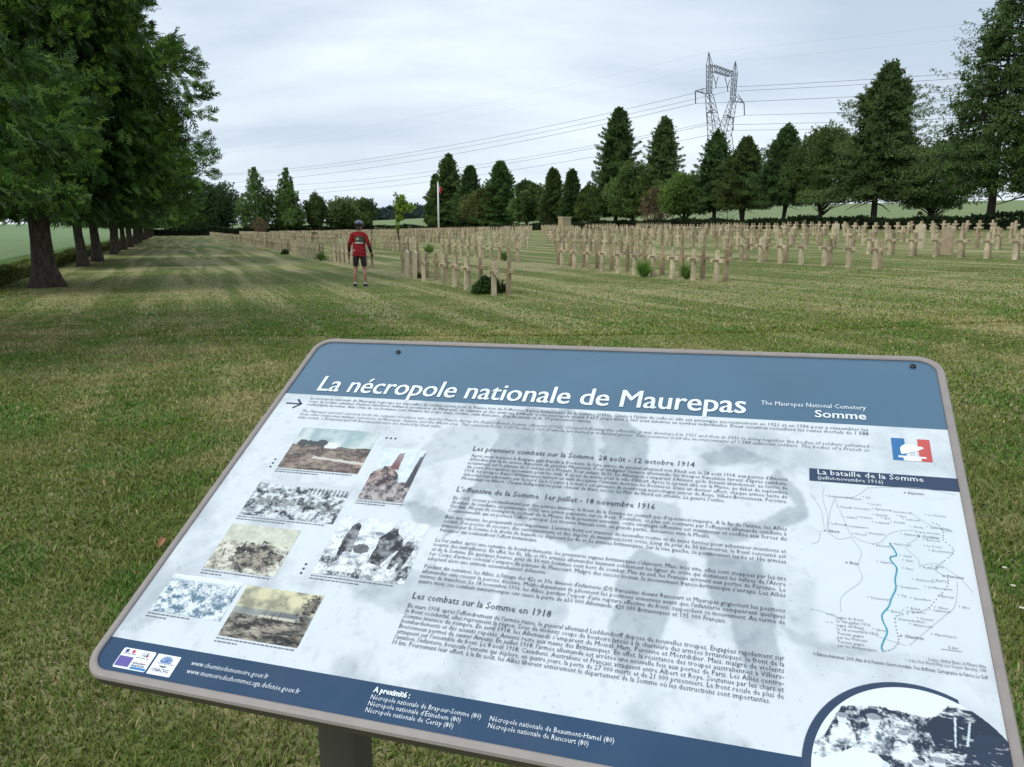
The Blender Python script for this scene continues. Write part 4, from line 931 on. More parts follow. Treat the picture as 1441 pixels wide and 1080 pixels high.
g = billow(7, top_h(300, 262, y, float(zg(x, y))), 7.6, .5, 110, 70, .62, (.035, .070, .022), (.07, .12, .035), oval, .3, T_CLUMP, .3)
plant_tree('broadleaf_tree', 'large round green tree in the distance at the end of the spruce avenue', 'tree', x, y, g, .4, None, m_leafy, m_bark)
g = billow(8, top_h(272, 285, 262, float(zg(-104, 262))), 7, .3, 70, 50, .62, (.06, .10, .03), (.10, .15, .045), oval, .3, T_CLUMP, .3)
x = ray(270, 321)[0] / ray(270, 321)[1] * 262
plant_tree('broadleaf_tree', 'lighter green tree in the distance left of the large round one', 'tree', x, 262, g, .4, None, m_leafy, m_bark)
#@@HEDGES
def hedge(name, label, p, q, w, h, dens, es, col, tip, seed, group=None, lumpy=.25, tm=None, cat='hedge', step=1.0):
    rg = np.random.RandomState(seed); p, q = np.array(p), np.array(q); L = np.linalg.norm(q - p); d = (q - p) / L; nrm = np.array([-d[1], d[0]])
    n = int(L * dens); s = rg.rand(n) * L; c = (rg.rand(n) * 2 - 1); hh = h * (1 + lumpy * (np.sin(s * .9 + seed) * .5 + np.sin(s * .31 + 2 * seed) * .5) + .06 * rg.normal(size=n))
    zf = rg.rand(n) ** .6; side = np.where(rg.rand(n) < .6, np.sign(c), c)
    X = p[0] + d[0] * s + nrm[0] * side * w / 2; Y = p[1] + d[1] * s + nrm[1] * side * w / 2
    mid = (np.abs(side) < 1); z = np.where(mid, 1.0, zf) * hh
    P = np.stack([X, Y, zg(X, Y) + z], 1); D = np.stack([nrm[0] * side, nrm[1] * side, .5 + .5 * rg.rand(n)], 1) + rg.normal(size=(n, 3)) * .5
    V, F = scatter(P, D, es * (.6 + .8 * rg.rand(n)), tm or T_LEAF, rg)
    C = np.asarray(col) + (np.asarray(tip) - np.asarray(col)) * (rg.rand(n) ** 2)[:, None]; C = np.repeat(C * (.7 + .6 * rg.rand(n))[:, None], len((tm or T_LEAF)[0]), 0)
    mid_ = (p + q) / 2; z0 = float(zg(*mid_)); root = empty(name, (mid_[0], mid_[1], z0)); tag(root, label, cat, group)
    V = V - np.array([mid_[0], mid_[1], z0]); o = link('foliage', npmesh('foliage', V, F, C), m_leafy, root)
    # woody core that keeps the light out
    mb = MB(); m = max(2, int(L / 4)); pts = [p + d * L * k / m for k in range(m + 1)]
    for a_, b_ in zip(pts[:-1], pts[1:]):
        za, zb = float(zg(*a_)) - z0, float(zg(*b_)) - z0; a2, b2 = a_ - mid_, b_ - mid_; vs = []
        for (u, zz2) in ((a2, za), (b2, zb)):
            for sg, t in ((-1, 0), (1, 0), (1, 1), (-1, 1)): vs.append((u[0] + nrm[0] * sg * w * (.40 - .08 * t), u[1] + nrm[1] * sg * w * (.40 - .08 * t), zz2 + (h * .80 if t else -.1)))
        mb.add(vs, [(0, 1, 5, 4), (1, 2, 6, 5), (2, 3, 7, 6), (3, 0, 4, 7)])
    link('branches', mb.mesh('branches'), m_hcore, root)
m_hcore = mat('hedge_wood', (.012, .018, .009), .95, 0, .2, 4)
HD, HT = (.018, .036, .014), (.045, .075, .022)
hedge('boundary_hedge', 'long low dark clipped hedge behind the right hand graves', ab(182, 57.2), ab(12, 57.2), 1.0, .85, 60, .30, HD, HT, 1, 'boundary hedges')
hedge('boundary_hedge', 'dark clipped hedge closing the far left end of the cemetery', ab(182.5, -5), ab(182.5, 57), 1.1, 1.35, 60, .36, HD, HT, 2, 'boundary hedges')
hedge('weed_border', 'tall ragged green weeds growing behind the right hand hedge', ab(180, 59), ab(12, 59), .8, .60, 50, .26, (.06, .11, .03), (.15, .22, .06), 3, None, .35, T_SPRIG, 'weeds')
hedge('low_hedge', 'low leafy yellow green hedge under the spruces at the left edge', ab(9, -4.75), ab(120, -4.75), .55, .36, 420, .085, (.085, .12, .028), (.20, .22, .05), 4, None, .2)

# far wooded hill
def woodland():
    rg = np.random.RandomState(8); n = 5200; c0 = ray(600, 321); Yc = 1000; xc = c0[0] / c0[1] * Yc
    u = rg.rand(n) * 2 - 1; v = rg.rand(n) * 2 - 1
    X = xc + u * 115; Y = Yc + v * 60; hgt = 25 * np.clip(1 - ((u + .05) ** 2) ** .9 * .93, 0, 1) * np.clip(1 - .5 * v * v, 0, 1) + 2
    zf = rg.rand(n) ** .5; P = np.stack([X, Y, 2 + zf * hgt + rg.normal(size=n) * .8], 1)
    V, F = scatter(P, rg.normal(size=(n, 3)) + [0, 0, .6], 4.2 * (.7 + .6 * rg.rand(n)), T_CLUMP, rg)
    C = np.array([.045, .075, .062]) * (.75 + .5 * rg.rand(n))[:, None]
    tag(link('woodland', npmesh('woodland', V, F, np.repeat(C, len(T_CLUMP[0]), 0)), m_leafy), 'dark wooded hill on the horizon between the distant trees', 'woodland', kind='stuff')
woodland()
#@@GRAVES
# ------------------------------------------------------------------ grave crosses, back to back along the rows
m_cross = mat('cast_stone', (.60, .505, .345), .85, 0, .24, 7.0, .35, .2)
_n, _l = m_cross.node_tree.nodes, m_cross.node_tree.links
_g = _n.new('ShaderNodeNewGeometry'); _z = _n.new('ShaderNodeTexNoise'); _z.inputs['Scale'].default_value = 1.7; _z.inputs['Detail'].default_value = 1
_l.new(_g.outputs['Position'], _z.inputs['Vector']); _r = _n.new('ShaderNodeMapRange'); _r.inputs[1].default_value = .3; _r.inputs[2].default_value = .7; _r.inputs[3].default_value = .62; _r.inputs[4].default_value = 1.18
_l.new(_z.outputs[0], _r.inputs[0]); _s = _n.new('ShaderNodeVectorMath'); _s.operation = 'SCALE'; _b = _n['Principled BSDF']
_l.new(_b.inputs['Base Color'].links[0].from_socket, _s.inputs[0]); _l.new(_r.outputs[0], _s.inputs[3]); _l.new(_s.outputs[0], _b.inputs['Base Color'])
m_plaque = mat('plaque_metal', (.33, .255, .165), .5, .3, .15, 20)
CH = .82
def cross_mb(mb, off=(0, 0, 0), rz=0.0, h=CH, j=(0, 0), mi=0):
    Rz = Matrix.Rotation(rz, 3, 'Z') @ Matrix.Rotation(j[0], 3, 'X') @ Matrix.Rotation(j[1], 3, 'Y'); o = Vector(off); k = h / CH
    # foot, shaft, arms and head in one outline, extruded (arms along x)
    prof = [(-.070, -.08), (.070, -.08), (.061, .50), (.235, .508), (.235, .600), (.045, .605), (.041, .82), (-.041, .82), (-.045, .605), (-.235, .600), (-.235, .508), (-.061, .50)]
    vs = []
    for sy in (-1, 1):
        for (x, z) in prof:
            d = .050 - .016 * max(0, z) / .82; vs.append(o + Rz @ Vector((x * k, sy * d * k, z * k)))
    n = 12; fs = [(0, 1, 2, 11), (2, 3, 4, 5), (11, 2, 5, 8), (8, 9, 10, 11), (5, 6, 7, 8)]
    fs = [f[::-1] for f in fs] + [tuple(i + n for i in f) for f in fs] if False else fs + [tuple(i + n for i in f)[::-1] for f in fs]
    fs += [(i, i + n, (i + 1) % n + n, (i + 1) % n) for i in range(n)]
    mb.add(vs, fs, mi)
mb = MB(); cross_mb(mb); cross_me = mb.mesh('cross', bevel=.006); cross_me.materials.append(m_cross)
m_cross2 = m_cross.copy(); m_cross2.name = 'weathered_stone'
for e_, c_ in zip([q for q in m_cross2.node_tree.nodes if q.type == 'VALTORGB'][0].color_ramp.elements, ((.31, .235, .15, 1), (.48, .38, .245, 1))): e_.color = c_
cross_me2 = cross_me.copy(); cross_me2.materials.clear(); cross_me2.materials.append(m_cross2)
mb = MB(); mb.box((0, -.0435, .552), (.24, .010, .068)); plq_me = mb.mesh('plaque', bevel=.002); plq_me.materials.append(m_plaque)
aisles = [(-42.6, .35), (-36.7, .35), (-31.2, .35), (-25.8, .4), (-20.4, .4), (-15.1, .4), (-9.8, .45), (-4.85, .75), (1.0, .62), (6.75, 1.0), (12.15, 1.0), (17.5, 1.2), (23.0, 1.2), (28.6, 1.2), (34.2, 1.2), (39.8, 1.2)]
rowb = [6.95, 12.45, 18.2, 24.3, 30.0, 35.7, 41.4, 47.1, 52.8]
cand = []
rg = random.Random(12)
SP = .97
for k, b0 in enumerate(rowb):
    a_start = [17.75, 16.6, 17.1, 16.4, 16.4, 16.4, 16.4, 16.4, 16.4][k]
    for side in (0, 1):
        nmax = int((170 - a_start) / SP)
        for i in range(nmax):
            a = a_start + i * SP + side * .30 + (.85 * 0); b = b0 + side * .50
            x, y = ab(a, b); xs = x - .028 * (y - 28); blk = None
            inside = True
            for ja, (c, hw) in enumerate(aisles):
                if abs(xs - c) < hw: inside = False
            if not inside: continue
            if k == 0 and side == 0 and i == 1: continue
            if rg.random() < .012: continue
            blk = sum(1 for c, hw in aisles if xs > c)
            cand.append([k, side, i, a, b, x, y, blk])
STELE = [(0, 0, 7), (0, 0, 8), (0, 0, 40), (0, 0, 50)]
for c in cand:
    x, y = c[5], c[6]; px = CX + FPX * x / y; c.append(px); c.append(-10 < px < 1460)
view = [c for c in cand if c[9]]
view.sort(key=lambda c: c[6])
ORD = ['nearest', 'second', 'third', 'fourth', 'fifth', 'sixth', 'seventh', 'eighth', 'ninth', 'tenth', 'eleventh', 'twelfth', 'thirteenth', 'fourteenth', 'fifteenth']
blkname = {}
cen = sum(1 for c, hw in aisles if 0.0 > c)            # block index just left of the central aisle
def bname(bk):
    d = bk - cen
    if d == 0: return 'block left of central aisle'
    if d == 1: return 'block right of central aisle'
    return (f'{ORD[-d]} block left of central aisle' if d < 0 else f'{ORD[d - 1]} block right of central aisle')
RW = ['front', 'second', 'third', 'fourth', 'fifth', 'sixth', 'seventh', 'eighth', 'back']
indiv = view[:300]
rank = {}
for c in sorted(indiv, key=lambda c: c[3]):
    key = (c[0], c[1], c[7]); rank[id(c)] = rank.get(key, 0); rank[key] = rank.get(key, 0) + 1
rest = MB(); arm_rot = math.atan2(A[1], A[0])
used_stele = []
def put_cross(c, first=[True]):
    k, side, i, a, b, x, y, bk = c[:8]; z = float(zg(x, y)); r2 = random.Random(k * 1000 + side * 500 + i)
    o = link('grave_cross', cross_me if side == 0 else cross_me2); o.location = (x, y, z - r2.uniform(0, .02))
    o.rotation_euler = (r2.gauss(0, .012), r2.gauss(0, .014), arm_rot + (math.pi if side == 1 else 0) + math.pi + r2.gauss(0, .03))
    n = rank[id(c)]; w = ORD[min(n, 14)]
    lab = f"{w} cross from near end, {'left' if side == 0 else 'right'} file, {RW[k]} row, {bname(bk)}"
    tag(o, lab, 'grave cross', 'stone crosses of the war graves')
    if y < 34: link('plaque', plq_me, None, o)
steles = []
for c in view:
    k, side, i = c[:3]
    if k == 0 and side == 0 and (abs(c[8] - 567) < 6.5 or abs(c[8] - 581) < 6.5) and c[6] < 30: steles.append(c)
SC = {id(c) for c in steles}
for c in indiv:
    if id(c) not in SC: put_cross(c)
ii = {id(c) for c in indiv}; r3 = random.Random(3)
for c in cand:
    if id(c) in ii or (not c[9] and c[6] < 14): continue
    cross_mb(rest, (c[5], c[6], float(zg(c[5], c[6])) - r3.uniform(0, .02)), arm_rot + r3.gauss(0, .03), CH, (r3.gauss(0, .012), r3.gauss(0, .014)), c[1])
tag(link('distant_crosses', rest.mesh('distant_crosses'), [m_cross, m_cross2]), 'far rows of small cream grave crosses merging into bands below the hedge', 'grave crosses', kind='stuff')

# rounded tombstones among the crosses
def stele_mesh(w=.27, h=.88, d=.07, arch=.11):
    mb = MB(); pts = [(-w / 2, -.08), (w / 2, -.08), (w / 2, h - arch)] + [(w / 2 * math.cos(R(t)), h - arch + arch * math.sin(R(t))) for t in range(15, 180, 15)] + [(-w / 2, h - arch)]
    n = len(pts); vs = [(x, s * d / 2, z) for s in (-1, 1) for x, z in pts]
    mb.add(vs, [tuple(range(n)), tuple(range(n, 2 * n))[::-1]] + [(i, (i + 1) % n, (i + 1) % n + n, i + n) for i in range(n)])
    return mb.mesh('stele', bevel=.004)
m_stele = mat('pale_stone', (.58, .505, .36), .85, 0, .12, 4, .3, .2)
st_me = stele_mesh(); st_me.materials.append(m_stele); st2 = stele_mesh(.42, .95, .12, .06); st2.materials.append(m_stele)
for c, lab in zip(sorted(steles, key=lambda c: c[6]), ('right one of two round topped tombstones in the front row of crosses', 'left one of two round topped tombstones in the front row of crosses')):
    o = link('tombstone', st_me, None, None, (c[5], c[6], float(zg(c[5], c[6])))); o.rotation_euler = (R(1.5), 0, arm_rot); tag(o, lab, 'tombstone', 'tombstones among the crosses')
def stone_at(px, py, z, me, lab, k=1.0, rot=0):
    x, y = pg(px, py, z); o = link('tombstone', me, None, None, (x, y, float(zg(x, y)))); o.rotation_euler = (0, 0, arm_rot + rot); o.scale = (k,) * 3; tag(o, lab, 'tombstone', 'tombstones among the crosses'); return o
stone_at(398.5, 354.5, 0, st_me, 'taller pale tombstone among the far left crosses, right of two', 1.12)
stone_at(373, 350, 0, st_me, 'taller pale tombstone among the far left crosses, left of two', 1.1)
stone_at(582, 359, .12, st_me, 'white topped tombstone behind the front row, left of the young bush', 1.0)
stone_at(676, 365, .2, st_me, 'white topped tombstone in the second row, behind the second row crosses', 1.05)
st3 = st2.copy(); st3.materials.clear(); st3.materials.append(mat('brown_stone', (.46, .37, .25), .85, 0, .2, 5, .3, .2))
for px, py, z, lab in ((1333, 347, .95, 'largest tombstone on the right, brown faced among cream crosses'), (1294, 338, 1.1, 'pale square topped tombstone with an inscription, right of centre among crosses'), (1175, 334, 1.1, 'small pale tombstone among the distant crosses right of the broad cypress')):
    o = stone_at(px, py, z, st2 if px != 1333 else st3, lab, 1.05)
    ins = MB()
    for q in range(3): ins.box((0, -.0612, .70 - .05 * q), (.22 - .05 * (q % 2), .003, .015))
    link('inscription', ins.mesh('inscription'), m_plaque, o)

# ------------------------------------------------------------------ shrubs and plants between the graves
def shrub(name, label, cat, px, py, z, w, h, n, es, col, tip, tm, seed, flowers=None, up=.5, stems=True, dx=0, leaf=None):
    rg = np.random.RandomState(seed); x, y = pg(px, py, z); x += dx; z0 = float(zg(x, y)); root = empty(name, (x, y, z0)); tag(root, label, cat)
    v = rg.normal(size=(n, 3)); v /= np.linalg.norm(v, axis=1, keepdims=True); v[:, 2] = np.abs(v[:, 2]); r = rg.rand(n) ** .4
    lump = 1 + .22 * np.sin(v[:, 0] * 6 + seed) * np.cos(v[:, 1] * 5)
    P = v * r[:, None] * lump[:, None] * np.array([w / 2, w / 2, h]); D = v + np.array([0, 0, up]) + rg.normal(size=(n, 3)) * (.4 if up < 3 else .55)
    V, F = scatter(P, D, es * (.6 + .8 * rg.rand(n)), tm, rg); t = (rg.rand(n) ** 2)[:, None]
    C = (np.asarray(col) * (1 - t) + np.asarray(tip) * t) * (.75 + .5 * rg.rand(n))[:, None]
    link('foliage', npmesh('foliage', V, F, np.repeat(C, len(tm[0]), 0)), leaf or m_leafy, root)
    mb = MB()
    for q in range(7):
        a = q * .9; mb.tube([(0, 0, -.05), (math.cos(a) * w * .12, math.sin(a) * w * .12, h * .4), (math.cos(a) * w * .3, math.sin(a) * w * .3, h * .8)], [.012, .008, .004], 5)
    link('stems', mb.mesh('stems'), m_bark, root)
    if flowers:
        for q, (fx, fy, fz) in enumerate(flowers['at']):
            mb = MB()
            for pth in range(5):
                a = pth * 1.257; c = Vector((fx, fy, fz)); r_ = flowers['r']
                mb.add([c, c + Vector((math.cos(a) * r_, math.sin(a) * r_, r_ * .5)), c + Vector((math.cos(a + .6) * r_ * 1.2, math.sin(a + .6) * r_ * 1.2, r_ * .8)), c + Vector((math.cos(a + 1.1) * r_, math.sin(a + 1.1) * r_, r_ * .5))], [(0, 1, 2, 3)])
            mb.tube([(fx, fy, max(.05, fz - .22)), (fx, fy, fz)], .004, 4)
            link('flower', mb.mesh('flower'), flowers['m'], root)
    return root
T_BLADE = blades_tmpl((0, 14, -14), (1, .85, .8), .045, .25, .15, 4)
m_pink = mat('pale_pink_petals', (.72, .52, .50), .6); m_red = mat('red_petals', (.55, .03, .06), .6)
rf = random.Random(5)
shrub('rose_bush', 'dark low rose bush with pale flowers at the foot of the nearest crosses', 'rose bush', 687, 414.5, 0, .78, .36, 1500, .075, (.035, .075, .022), (.09, .16, .04), T_LEAF, 3,
      dict(at=[(rf.uniform(0, .5), rf.uniform(-.2, .2), rf.uniform(.38, .62)) for _ in range(16)], r=.026, m=m_pink))
shrub('iris_clump', 'bright green clump of sword shaped leaves in the row right of centre', 'iris clump', 906, 388.5, .28, .20, .08, 90, .36, (.11, .23, .04), (.26, .42, .08), T_BLADE, 5, up=3)
shrub('iris_clump', 'smaller green clump of leaves beside the crosses at the right row end', 'iris clump', 966, 392.5, .28, .14, .08, 60, .34, (.10, .21, .04), (.22, .36, .07), T_BLADE, 6, up=3)
shrub('green_bush', 'light green bush behind the front row of crosses, left of centre', 'bush', 604, 360, .15, .30, .12, 80, .38, (.13, .23, .05), (.26, .38, .09), T_BLADE, 7, up=3)
shrub('green_bush', 'small green bush in a gap of the front row left of the cyclist', 'bush', 452, 368, 0, .36, .18, 80, .32, (.11, .20, .05), (.22, .33, .08), T_BLADE, 8, up=1.6)
shrub('green_bush', 'small dark green bush by the front row at far left', 'bush', 401, 358, 0, .34, .26, 130, .14, (.045, .09, .03), (.09, .15, .05), T_LEAF, 9)
shrub('green_bush', 'upright dark bush among the crosses further left of the cyclist', 'bush', 443, 341, .1, .55, .70, 200, .22, (.045, .09, .03), (.10, .17, .05), T_LEAF, 10)
shrub('green_bush', 'small green plant beside a cross of the second row near the aisle', 'bush', 710, 369.5, .2, .26, .14, 60, .28, (.11, .20, .05), (.22, .33, .08), T_BLADE, 11, up=1.6)
shrub('green_bush', 'tiny dark tuft in front of the tombstones of the front row', 'bush', 588, 393, 0, .32, .12, 110, .09, (.035, .07, .02), (.08, .13, .04), T_SPRIG, 16, up=1)
shrub('rose_bush', 'red flowering bush by the hedge in front of the biggest right conifer', 'rose bush', 1293, 322, 1.45, 1.0, .75, 320, .20, (.03, .06, .02), (.07, .12, .04), T_LEAF, 12,
      dict(at=[(rf.uniform(-.5, .3), rf.uniform(-.3, .2), rf.uniform(.75, 1.0)) for _ in range(10)], r=.10, m=m_red))
shrub('rose_bush', 'red flowering bush by the hedge at the far right', 'rose bush', 1307, 322, 1.45, .8, .6, 260, .20, (.03, .06, .02), (.07, .12, .04), T_LEAF, 13,
      dict(at=[(rf.uniform(-.2, .4), rf.uniform(-.3, .2), rf.uniform(.6, .85)) for _ in range(9)], r=.10, m=m_red))
shrub('crimson_shrub', 'low dark crimson shrub at the hedge below the bare brown shrub', 'shrub', 911, 326.5, .95, 2.6, .85, 700, .28, (.12, .02, .03), (.25, .04, .06), T_LEAF, 14)
shrub('yellow_shrub', 'yellowish green shrub left of the crimson one by the hedge', 'shrub', 893, 326, .95, 2.2, 1.3, 520, .30, (.12, .14, .03), (.24, .24, .06), T_LEAF, 15)
# bare brown shrubs
def bare_shrub(px, b, h, w, label, seed, at=None):
    if at: x, y = at
    else: x, y = at_b(px, b)
    z0 = float(zg(x, y)); root = empty('bare_shrub', (x, y, z0)); tag(root, label, 'shrub', 'bare brown shrubs'); rg = np.random.RandomState(seed)
    n = 1100; t = rg.rand(n); rr = w / 2 * np.sin(np.pi * np.clip(t * .85 + .12, 0, 1)) ** .6; az = rg.rand(n) * 6.283; r = rr * rg.rand(n) ** .45
    P = np.stack([np.cos(az) * r, np.sin(az) * r, .5 + t * (h - .5)], 1); D = P * np.array([1, 1, .3]) + [0, 0, 1.2]
    V, F = scatter(P, D, .34 * (.5 + rg.rand(n)) * h / 5, T_SPRIG, rg); C = np.array([.29, .21, .13]) * (.6 + .8 * rg.rand(n))[:, None]
    link('twigs', npmesh('twigs', V, F, np.repeat(C, len(T_SPRIG[0]), 0)), m_leafy, root)
    mb = MB()
    for q in range(8):
        a = q * .8; mb.tube([(0, 0, -.1), (math.cos(a) * w * .1, math.sin(a) * w * .1, h * .35), (math.cos(a) * w * .3, math.sin(a) * w * .3, h * .85)], [.06, .04, .01], 5)
    link('stems', mb.mesh('stems'), m_barkl, root)
bare_shrub(924, 57.9, 5.0, 4.6, 'tall bare brown shrub standing before the hedge left of the pylon', 2)
r = ray(366, 321); k_ = r[0] / r[1]; y_ = 180.5 / (A[0] * k_ + A[1]); bare_shrub(0, 0, 3.4, 3.2, 'small bare brown shrub before the far pair of dark conifers', 3, at=(k_ * y_, y_))
# staked sapling
x, y = pg(560.5, 348.5, .12); z0 = float(zg(x, y)); root = empty('sapling', (x, y, z0)); tag(root, 'slender young tree with yellow green leaves standing right of the cyclist', 'sapling')
mb = MB(); mb.tube([(0, 0, -.1), (.03, 0, 1.2), (-.02, 0, 2.2), (.05, 0, 3.0), (-.35, .1, 3.9)], [.07, .055, .04, .02, .006], 7); mb.tube([(0, 0, 2.2), (.4, 0, 2.9)], [.02, .008], 5); mb.tube([(0, 0, 2.3), (.2, .2, 3.3)], [.02, .008], 5)
link('trunk', mb.mesh('trunk', True), m_bark, root)
rgs = np.random.RandomState(3); n = 240; P = np.concatenate([rgs.normal(size=(int(n * f), 3)) * s + c for f, s, c in ((.5, (.30, .28, .20), (.42, 0, 2.75)), (.3, (.25, .2, .3), (.25, 0, 3.1)), (.14, (.12, .12, .12), (.12, 0, 1.95)), (.06, (.05, .05, .25), (.0, 0, 1.3)))])
V, F = scatter(P, rgs.normal(size=P.shape) + [0, 0, .3], .26 * (.6 + .7 * rgs.rand(len(P))), T_LEAF, rgs); C = np.array([.22, .33, .05]) * (.7 + .6 * rgs.rand(len(P)))[:, None]
link('foliage', npmesh('foliage', V, F, np.repeat(C, len(T_LEAF[0]), 0)), m_leafy, root)

# ------------------------------------------------------------------ flagpole, monument
r = ray(617.5, 333); x, y = pg(617.5, 334, .35); z0 = float(zg(x, y)); Hf = top_h(617.5, 258, y, z0)
m_wpole = mat('white_pole_paint', (.82, .83, .84), .35, 0, .04, 3)
root = empty('flagpole', (x, y, z0)); tag(root, 'tall white flagpole rising from the crosses with a limp flag', 'flagpole')
mb = MB(); mb.tube([(0, 0, -.1), (0, 0, Hf * .5), (0, 0, Hf)], [.15, .12, .09], 12); link('pole', mb.mesh('pole', True), m_wpole, root)
mb = MB(); mb.tube([(0, 0, Hf), (0, 0, Hf + .08), (0, 0, Hf + .16)], [.10, .12, .03], 10); link('finial', mb.mesh('finial', True), m_wpole, root)
mb = MB(); mb.tube([(0, 0, -.05), (0, 0, .35)], [.26, .24], 12); link('base', mb.mesh('base'), m_cross, root)
fl = MB(); nx, nzz = 9, 12; fv = []
for j in range(nzz + 1):
    for i in range(nx + 1):
        t = i / nx; u = j / nzz; fv.append((.10 + t * .45 * (1 - .35 * u), .10 * math.sin(t * 9 + u * 2) * (.4 + t), Hf - .25 - u * .85 - .40 * t))
fl.add(fv, [(j * (nx + 1) + i, j * (nx + 1) + i + 1, (j + 1) * (nx + 1) + i + 1, (j + 1) * (nx + 1) + i) for j in range(nzz) for i in range(nx)])
for q in range(len(fl.m)): i = q % nx; fl.m[q] = 0 if i < 2 else (1 if i < 3 else 2)
fo = link('flag', fl.mesh('flag', True), [mat('flag_blue', (.03, .06, .22), .8), mat('flag_white', (.75, .75, .75), .8), mat('flag_red', (.55, .03, .05), .8)], root)
x, y = pg(795, 325.5, 1.0); y2 = 112; x = ray(794.5, 315)[0] / ray(794.5, 315)[1] * y2; y = y2; z0 = float(zg(x, y)); Hm = top_h(795, 305.5, y, z0)
root = empty('stone_monument', (x, y, z0), math.atan2(A[1], A[0]) + R(90) + R(12)); tag(root, 'square cream stone ossuary block with darker panel behind the crosses', 'monument')
mb = MB(); mb.box((0, 0, Hm * .46), (1.45, 1.0, Hm * .92 + .2)); link('block', mb.mesh('block', bevel=.02), mat('monument_stone', (.50, .42, .28), .85, 0, .12, 2, .3), root)
mb = MB(); mb.box((0, 0, Hm * .96), (1.62, 1.15, Hm * .08)); link('cap', mb.mesh('cap', bevel=.02), m_stele, root)
mb = MB(); mb.box((0, -.52, Hm * .5), (1.05, .05, Hm * .62)); mb.box((.75, 0, Hm * .5), (.05, .7, Hm * .62)); link('panel', mb.mesh('panel'), mat('monument_panel', (.46, .36, .20), .8, 0, .1, 3), root)
#@@PYLON
m_steel = mat('galvanised_steel', (.085, .095, .11), .6, .3, .1, 1)
m_cable = mat('cable', (.22, .25, .29), .6, .2, .05, 1)
def pdist(px, py, Y): r = ray(px, py); return np.array([r[0] / r[1] * Y, Y, EYE + r[2] / r[1] * Y])
PLf, PRt = pdist(997, 73.5, 210), pdist(1034, 86, 220.5)
ev = PRt - PLf; ev[2] = 0; ev /= np.linalg.norm(ev); nv = np.array([-ev[1], ev[0], 0])      # along the beam / along the wires
pbase = pdist(1013, 300, 216); pz = float(zg(pbase[0], pbase[1]))
def pp(X, Y):                                     # point of the tower's own plane seen at a given spot of the photo
    r = ray(960 + X / 6.75, 60 + Y / 6.75); o = np.array([0, 0, EYE]); t = np.dot(PLf - o, nv) / np.dot(r, nv); return o + r * t
pylon = empty('electricity_pylon', (pbase[0], pbase[1], pz)); tag(pylon, 'tall lattice steel pylon with two peaks behind the trees', 'pylon')
OFF = np.array([pbase[0], pbase[1], pz])
def bar(mb, p, q, r=.085): mb.tube([tuple(p - OFF), tuple(q - OFF)], r, 4, False)
def lattice(mb, a1, b1, a2, b2, n, d1, d2, r=.085):
    """truss between chords a1>a2 and b1>b2, doubled in depth"""
    for sg in (-1, 1):
        A1, B1, A2, B2 = a1 + nv * d1 * sg, b1 + nv * d1 * sg, a2 + nv * d2 * sg, b2 + nv * d2 * sg
        bar(mb, A1, A2, r * 1.25); bar(mb, B1, B2, r * 1.25)
        for k in range(n):
            t, u = k / n, (k + 1) / n; pa, pb, qa, qb = A1 + (A2 - A1) * t, B1 + (B2 - B1) * t, A1 + (A2 - A1) * u, B1 + (B2 - B1) * u
            bar(mb, pa, qb, r * .7); bar(mb, pb, qa, r * .7)
            if k % 2 == 0: bar(mb, pa, pb, r * .7)
    for k in range(n):
        t, u = k / n, (k + 1) / n
        for c1, c2 in ((a1, a2), (b1, b2)):
            p = c1 + (c2 - c1) * t; q = c1 + (c2 - c1) * u; dp = d1 + (d2 - d1) * t; dq = d1 + (d2 - d1) * u
            bar(mb, p + nv * dp, q - nv * dq, r * .6)
D = .5
for peak, so, si, wo, wi in (((253, 92), (230, 212), (288, 216), (236, 490), (275, 490)), ((507, 178), (521, 290), (476, 284), (499, 562), (460, 557))):
    mb = MB(); so, si, wo, wi = [tuple(p * .72 + q * .28 for p, q in zip(A_, B_)) for A_, B_ in ((so, si), (si, so), (wo, wi), (wi, wo))]; lattice(mb, pp(*so), pp(*si), pp(*wo), pp(*wi), 6, D, D, .075); pk = pp(*peak)
    for c in (so, si):
        for sg in (-1, 1): bar(mb, pk, pp(*c) + nv * D * sg)
    m1 = (pk + pp(*so)) / 2; m2 = (pk + pp(*si)) / 2; bar(mb, m1, m2, .06); bar(mb, m1, pp(*si), .06); link('column', mb.mesh('column'), m_steel, pylon)
mb = MB(); lattice(mb, pp(288, 214), pp(290, 276), pp(478, 283), pp(457, 326), 7, D, D, .07); link('beam', mb.mesh('beam'), m_steel, pylon)
for wo, wi, lo, li in (((236, 490), (275, 490), (270, 880), (352, 845)), ((499, 562), (460, 557), (443, 880), (362, 850))):
    mb = MB(); lattice(mb, pp(*wo), pp(*wi), pp(*lo), pp(*li), 6, D, .8, .07); link('leg', mb.mesh('leg'), m_steel, pylon)
mb = MB(); lattice(mb, pp(270, 880), pp(443, 880), pp(235, 1330), pp(478, 1330), 3, .8, 1.6)
gl, gr_ = pp(200, 1760), pp(515, 1760); gl[2] = pz - .3; gr_[2] = pz - .3; lattice(mb, pp(235, 1330), pp(478, 1330), gl, gr_, 3, 1.6, 2.6); link('body', mb.mesh('body'), m_steel, pylon)
for tip, r1, r2 in (((125, 460), (222, 436), (234, 490)), ((588, 575), (512, 496), (500, 560)), ((236, 668), (310, 668), (300, 640)), ((482, 715), (405, 712), (415, 690))):
    mb = MB()
    for sg in (-1, 1):
        bar(mb, pp(*tip), pp(*r1) + nv * D * sg); bar(mb, pp(*tip), pp(*r2) + nv * D * sg)
    for t in (.35, .7):
        bar(mb, pp(*tip) * t + pp(*r1) * (1 - t), pp(*tip) * t + pp(*r2) * (1 - t), .06)
    link('cross_arm', mb.mesh('cross_arm'), m_steel, pylon)
att = [((125, 460), (127, 580)), ((588, 575), (591, 692)), ((236, 668), (238, 785)), ((482, 715), (484, 835))]
